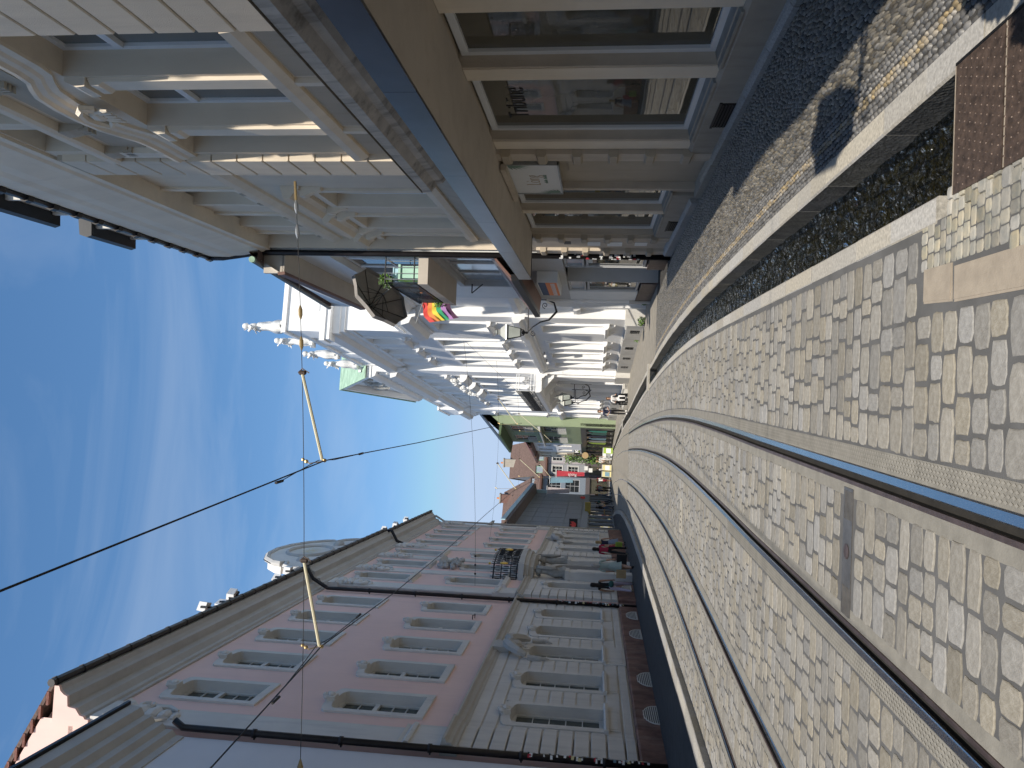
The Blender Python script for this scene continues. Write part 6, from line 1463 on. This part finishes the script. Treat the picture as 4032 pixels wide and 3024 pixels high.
MB().tube([a_ + (b_ - a_) * (i / 12) - Vector((0, 0, .8 * (i / 12) * (1 - i / 12))) for i in range(13)], .0075, 4).build('cable', 'cable', e)
for t in (.90, .93, .96): p_ = a_ + (b_ - a_) * t; MB().ball((p_.x, p_.y, p_.z - .8 * t * (1 - t)), .045, 6, 4).build('insulator', 'iron', e)
wire('guy_wire', 'thin guy wire dropping to the palace balcony', [paw(6.6, .05, 8.25), paw(15.8, 1.3, 6.6)], .006, 'wire', 'thin guy wires')

# ------------------------------------------------------------------ people
def pz(y, k=0.10): return G(y) + k
per = 'people walking on the left pavement'
p = person('woman with long black hair, black top and lilac trousers walking away', (-7.92, 30.9, pz(30.9)), .08, 1.70, 'walk', 'skin2', 'c_black', 'c_lilac', 'h_dark', .24, 'c_khaki', group=per, arm='skin2')
e = empty('shoulder_bag', (-7.80, 30.75, pz(30.9) + .92), .1, 'dark teal shoulder bag on the back of the woman in lilac trousers', 'bag', 'bags carried by walkers'); MB().ball((0, 0, 0), .14, 9, 5, 1.0, .5, .75).build('pouch', 'c_teal', e); MB().tube([(-.10, .08, .05), (-.18, .12, .45), (.05, .05, .50)], .012, 4).build('strap', 'c_teal', e)
e = empty('paper_bag', (-7.42, 30.9, pz(30.9) + .35), .1, 'brown paper carrier bag held by the woman in lilac trousers', 'bag', 'bags carried by walkers'); MB().box(-.16, .16, -.07, .07, 0, .38).build('sack', 'kraft', e); MB().tube([(-.06, 0, .38), (-.04, 0, .46), (.04, 0, .46), (.06, 0, .38)], .008, 4).build('handle', 'kraft', e)
person('grey haired woman in a pale patterned dress walking away', (-7.25, 31.4, pz(31.4)), -.05, 1.70, 'walk2', 'skin', 'c_mint', 'c_mint', 'h_grey', .05, 'c_black', 'skin', group=per, skirt=('c_mint', .52, .26))
e = empty('tote_bag', (-6.95, 31.4, pz(31.4) + .32), .1, 'black tote bag held by the woman in the pale dress', 'bag', 'bags carried by walkers'); MB().box(-.20, .20, -.07, .07, 0, .40).build('sack', 'c_black', e); MB().tube([(-.08, 0, .40), (-.05, 0, .62), (.05, 0, .62), (.08, 0, .40)], .01, 4).build('handle', 'c_black', e)
person('dark haired woman in a red patterned top and black trousers walking away', (-8.1, 38.6, pz(38.6)), .05, 1.74, 'walk', 'skin', 'c_red', 'c_black', 'h_dark', .06, 'c_khaki', group=per)
person('fair haired woman in a navy top and blue patterned skirt walking away', (-8.55, 42.6, pz(42.6)), .05, 1.62, 'walk2', 'skin', 'c_navy', 'c_bluegrey', 'h_blond', .06, 'c_black', 'skin', group=per, skirt=('c_bluegrey', .45, .27), arm='skin')
e = empty('green_bag', (-8.28, 40.8, pz(40.8) + .25), 0, 'bright green shopping bag between the two women', 'bag', 'bags carried by walkers'); MB().box(-.15, .15, -.06, .06, 0, .35).build('sack', 's_lime', e); MB().tube([(-.06, 0, .35), (0, 0, .5), (.06, 0, .35)], .01, 4).build('handle', 's_lime', e)
e = empty('red_jacket', (-8.75, 42.4, pz(42.4) + .62), .2, 'red jacket hanging from the arm of the woman in navy', 'jacket'); MB().tube([(0, 0, .3), (.05, .02, .1), (.10, .05, -.25), (.06, .05, -.42)], [.07, .13, .12, .04], 7).build('cloth', 'c_red', e); MB().tube([(0, 0, .3), (-.08, .02, .05)], [.06, .03], 6).build('sleeve', 'c_red', e)
person('young man in navy shirt and black trousers looking at his phone', (-1.55, 48.6, pz(48.6, .0)), math.pi + .1, 1.84, 'phone', 'skin', 'c_navy', 'c_black', 'h_brown', 0, 'c_white', arm='c_navy')
wc = empty('wheelchair', (-.74, 49.6, G(49.6)), math.pi + .15, 'black powered wheelchair in front of the palace', 'wheelchair')
MB().box(-.27, .27, -.25, .25, .40, .50).build('seat', 'c_black', wc); MB().prof([(-.30, .48), (-.20, .48), (-.26, 1.0), (-.36, 1.0)], -.26, .26).build('backrest', 'c_black', wc)
for s in (-1, 1):
    MB().tube([(s * .31 - .03, -.15, .28), (s * .31 + .03, -.15, .28)], .28, 14).build('wheel', 'c_black', wc); MB().tube([(s * .28 - .02, .42, .11), (s * .28 + .02, .42, .11)], .11, 10).build('castor', 'c_black', wc)
    MB().box(s * .31 - .03, s * .31 + .03, -.25, .20, .68, .73).build('armrest', 'c_black', wc); MB().tube([(s * .25, -.2, .35), (s * .25, .35, .25), (s * .16, .60, .10)], .02, 5).build('frame_tube', 'iron', wc)
    MB().box(s * .14 - .09, s * .14 + .09, .52, .74, .05, .08).build('footplate', 'c_black', wc)
MB().box(-.22, .22, -.25, .25, .14, .38).build('motor_box', 'c_black', wc)
person('person in white shirt and trousers sitting in the wheelchair', (-.74, 49.6, G(49.6) + .02), math.pi + .15, 1.72, 'sit', 'skin', 'c_white', 'c_white', 'h_brown', 0, 'c_black', arm='c_white')
grp = 'people far down the street'; r = random.Random(12)
FAR = [(-12.3, 70, 'stand', 'c_white', 'c_khaki', 'person in a white shirt with a black backpack by the stall', 'h_brown'), (-12.8, 71.5, 'walk', 'c_khaki', 'c_black', 'person in beige and black with a suitcase by the stall', 'h_dark'), (-11.9, 78, 'walk', 'c_navy', 'c_navy', 'person in navy walking beside the panelled house', 'h_dark'),
       (-11.6, 83, 'walk2', 'c_bluegrey', 'c_jeans', 'person in blue grey under the red box sign', 'h_brown'), (-11.2, 86, 'stand', 'c_bluegrey', 'c_black', 'person in pale blue left of the bicycle', 'h_blond'), (-10.5, 87, 'walk', 'c_white', 's_red', 'person in white with red shorts right of the bicycle', 'h_brown'), (-9.6, 90, 'walk2', 'c_white', 'c_khaki', 'person in white behind the pavement boards', 'h_dark'),
       (-8.3, 86, 'walk', 'c_white', 'c_khaki', 'person in a white top in front of the ivy', 'h_blond'), (-7.85, 84.5, 'stand', 'c_white', 'c_white', 'person in white carrying a bag by the ivy', 'h_brown'), (-11.9, 89, 'stand', 'c_navy', 'c_black', 'person in dark clothes at the dark shop doors', 'h_dark')]
MORE = [('c_black', 'c_jeans', 'stand'), ('c_khaki', 'c_black', 'walk'), ('c_navy', 'c_khaki', 'walk2'), ('s_grey', 'c_black', 'stand'), ('c_teal', 'c_navy', 'walk'), ('c_red', 'c_jeans', 'walk2'), ('c_white', 'c_navy', 'walk'), ('c_bluegrey', 'c_khaki', 'stand'), ('c_black', 'c_khaki', 'walk'), ('c_khaki', 'c_jeans', 'walk2')]
COLN = {'c_black': 'black', 'c_khaki': 'khaki', 'c_navy': 'navy', 's_grey': 'grey', 'c_teal': 'dark green', 'c_red': 'red', 'c_white': 'white', 'c_bluegrey': 'blue-grey', 'c_jeans': 'jeans'}
for k, (t, l_, f) in enumerate(MORE):
    y = 73 + k * 2.2; x = -.152 * y + .35 * math.sin(k * 2.1) - .3 + .012 * (y - 73) * 2
    FAR.append((x, y, f, t, l_, '%s passer-by in %s top and %s trousers beside the panelled house' % (('nearest', 'second', 'third', 'fourth', 'fifth', 'sixth', 'seventh', 'eighth', 'ninth', 'farthest')[k], COLN[t], COLN[l_]), 'h_dark'))
for (x, y, f, t, l_, lab, hr) in FAR: person(lab, (x, y, G(y)), r.uniform(-2.8, 2.8), r.uniform(1.62, 1.8), f, 'skin', t, l_, hr, .04, 'c_black', group=grp, calf='skin' if 'shorts' in lab else None)
e = empty('backpack', (-12.3, 69.8, G(70) + 1.05), 0, 'black backpack on the person in the white shirt', 'backpack'); MB().ball((0, 0, .1), .2, 8, 5, 1, .6, 1.2).build('sack', 'c_black', e); MB().box(-.12, .12, -.14, -.08, -.02, .14).build('pocket', 'c_black', e)
e = empty('suitcase', (-12.55, 71, G(71)), 0, 'tall black suitcase standing by the stall', 'suitcase'); MB().box(-.2, .2, -.14, .14, .06, .66).build('shell', 'c_black', e); MB().tube([(-.1, 0, .66), (-.1, 0, 1.0), (.1, 0, 1.0), (.1, 0, .66)], .012, 4).build('handle', 'iron', e); MB().box(-.18, .18, -.1, .1, 0, .06).build('castor', 'c_black', e)
# weeds along the foot of the palace
for k, (s, o) in enumerate(((-3.0, .15), (-.3, .35), (3.9, .2))):
    p = paw(s, o, G(31 + s)); e = empty('weed', p, 0, ('first', 'second', 'third')[k] + ' tuft of weeds growing at the foot of the palace wall', 'weed', 'weeds at the palace wall'); q = MB(); leaves(q, (0, 0, .14), .22, 160, 20 + k, .07, .7); tag(q.build('leaves', 'leaf', e), kind='stuff'); MB().tube([(0, 0, -.05), (0, 0, .2)], .01, 4).build('stem', 'leaf', e)
# clipped bay trees in pots on the pavement, just outside the frame
for k, (x, y, z) in enumerate(((1.76, 2.30, 1.5), (1.60, 2.08, 1.5), (1.38, 1.80, 1.52))):
    e = empty('potted_bay_tree', (x, y, 0), 0, ('farthest', 'middle', 'nearest')[k] + ' of three clipped round trees in pots outside the frame, seen by their shadows', 'tree', 'potted trees'); MB().lathe([(.08, 0), (.10, .22), (.115, .22), (.115, .26), (.09, .26)], (0, 0, 0), 12).build('pot', 'terracotta', e)
    MB().tube([(0, 0, .2), (0, 0, z)], .012, 6).build('trunk', 'brown_trim', e); q = MB(); leaves(q, (0, 0, z), .14, 900, 40 + k, .03); tag(q.build('crown', 'leaf', e), kind='stuff')
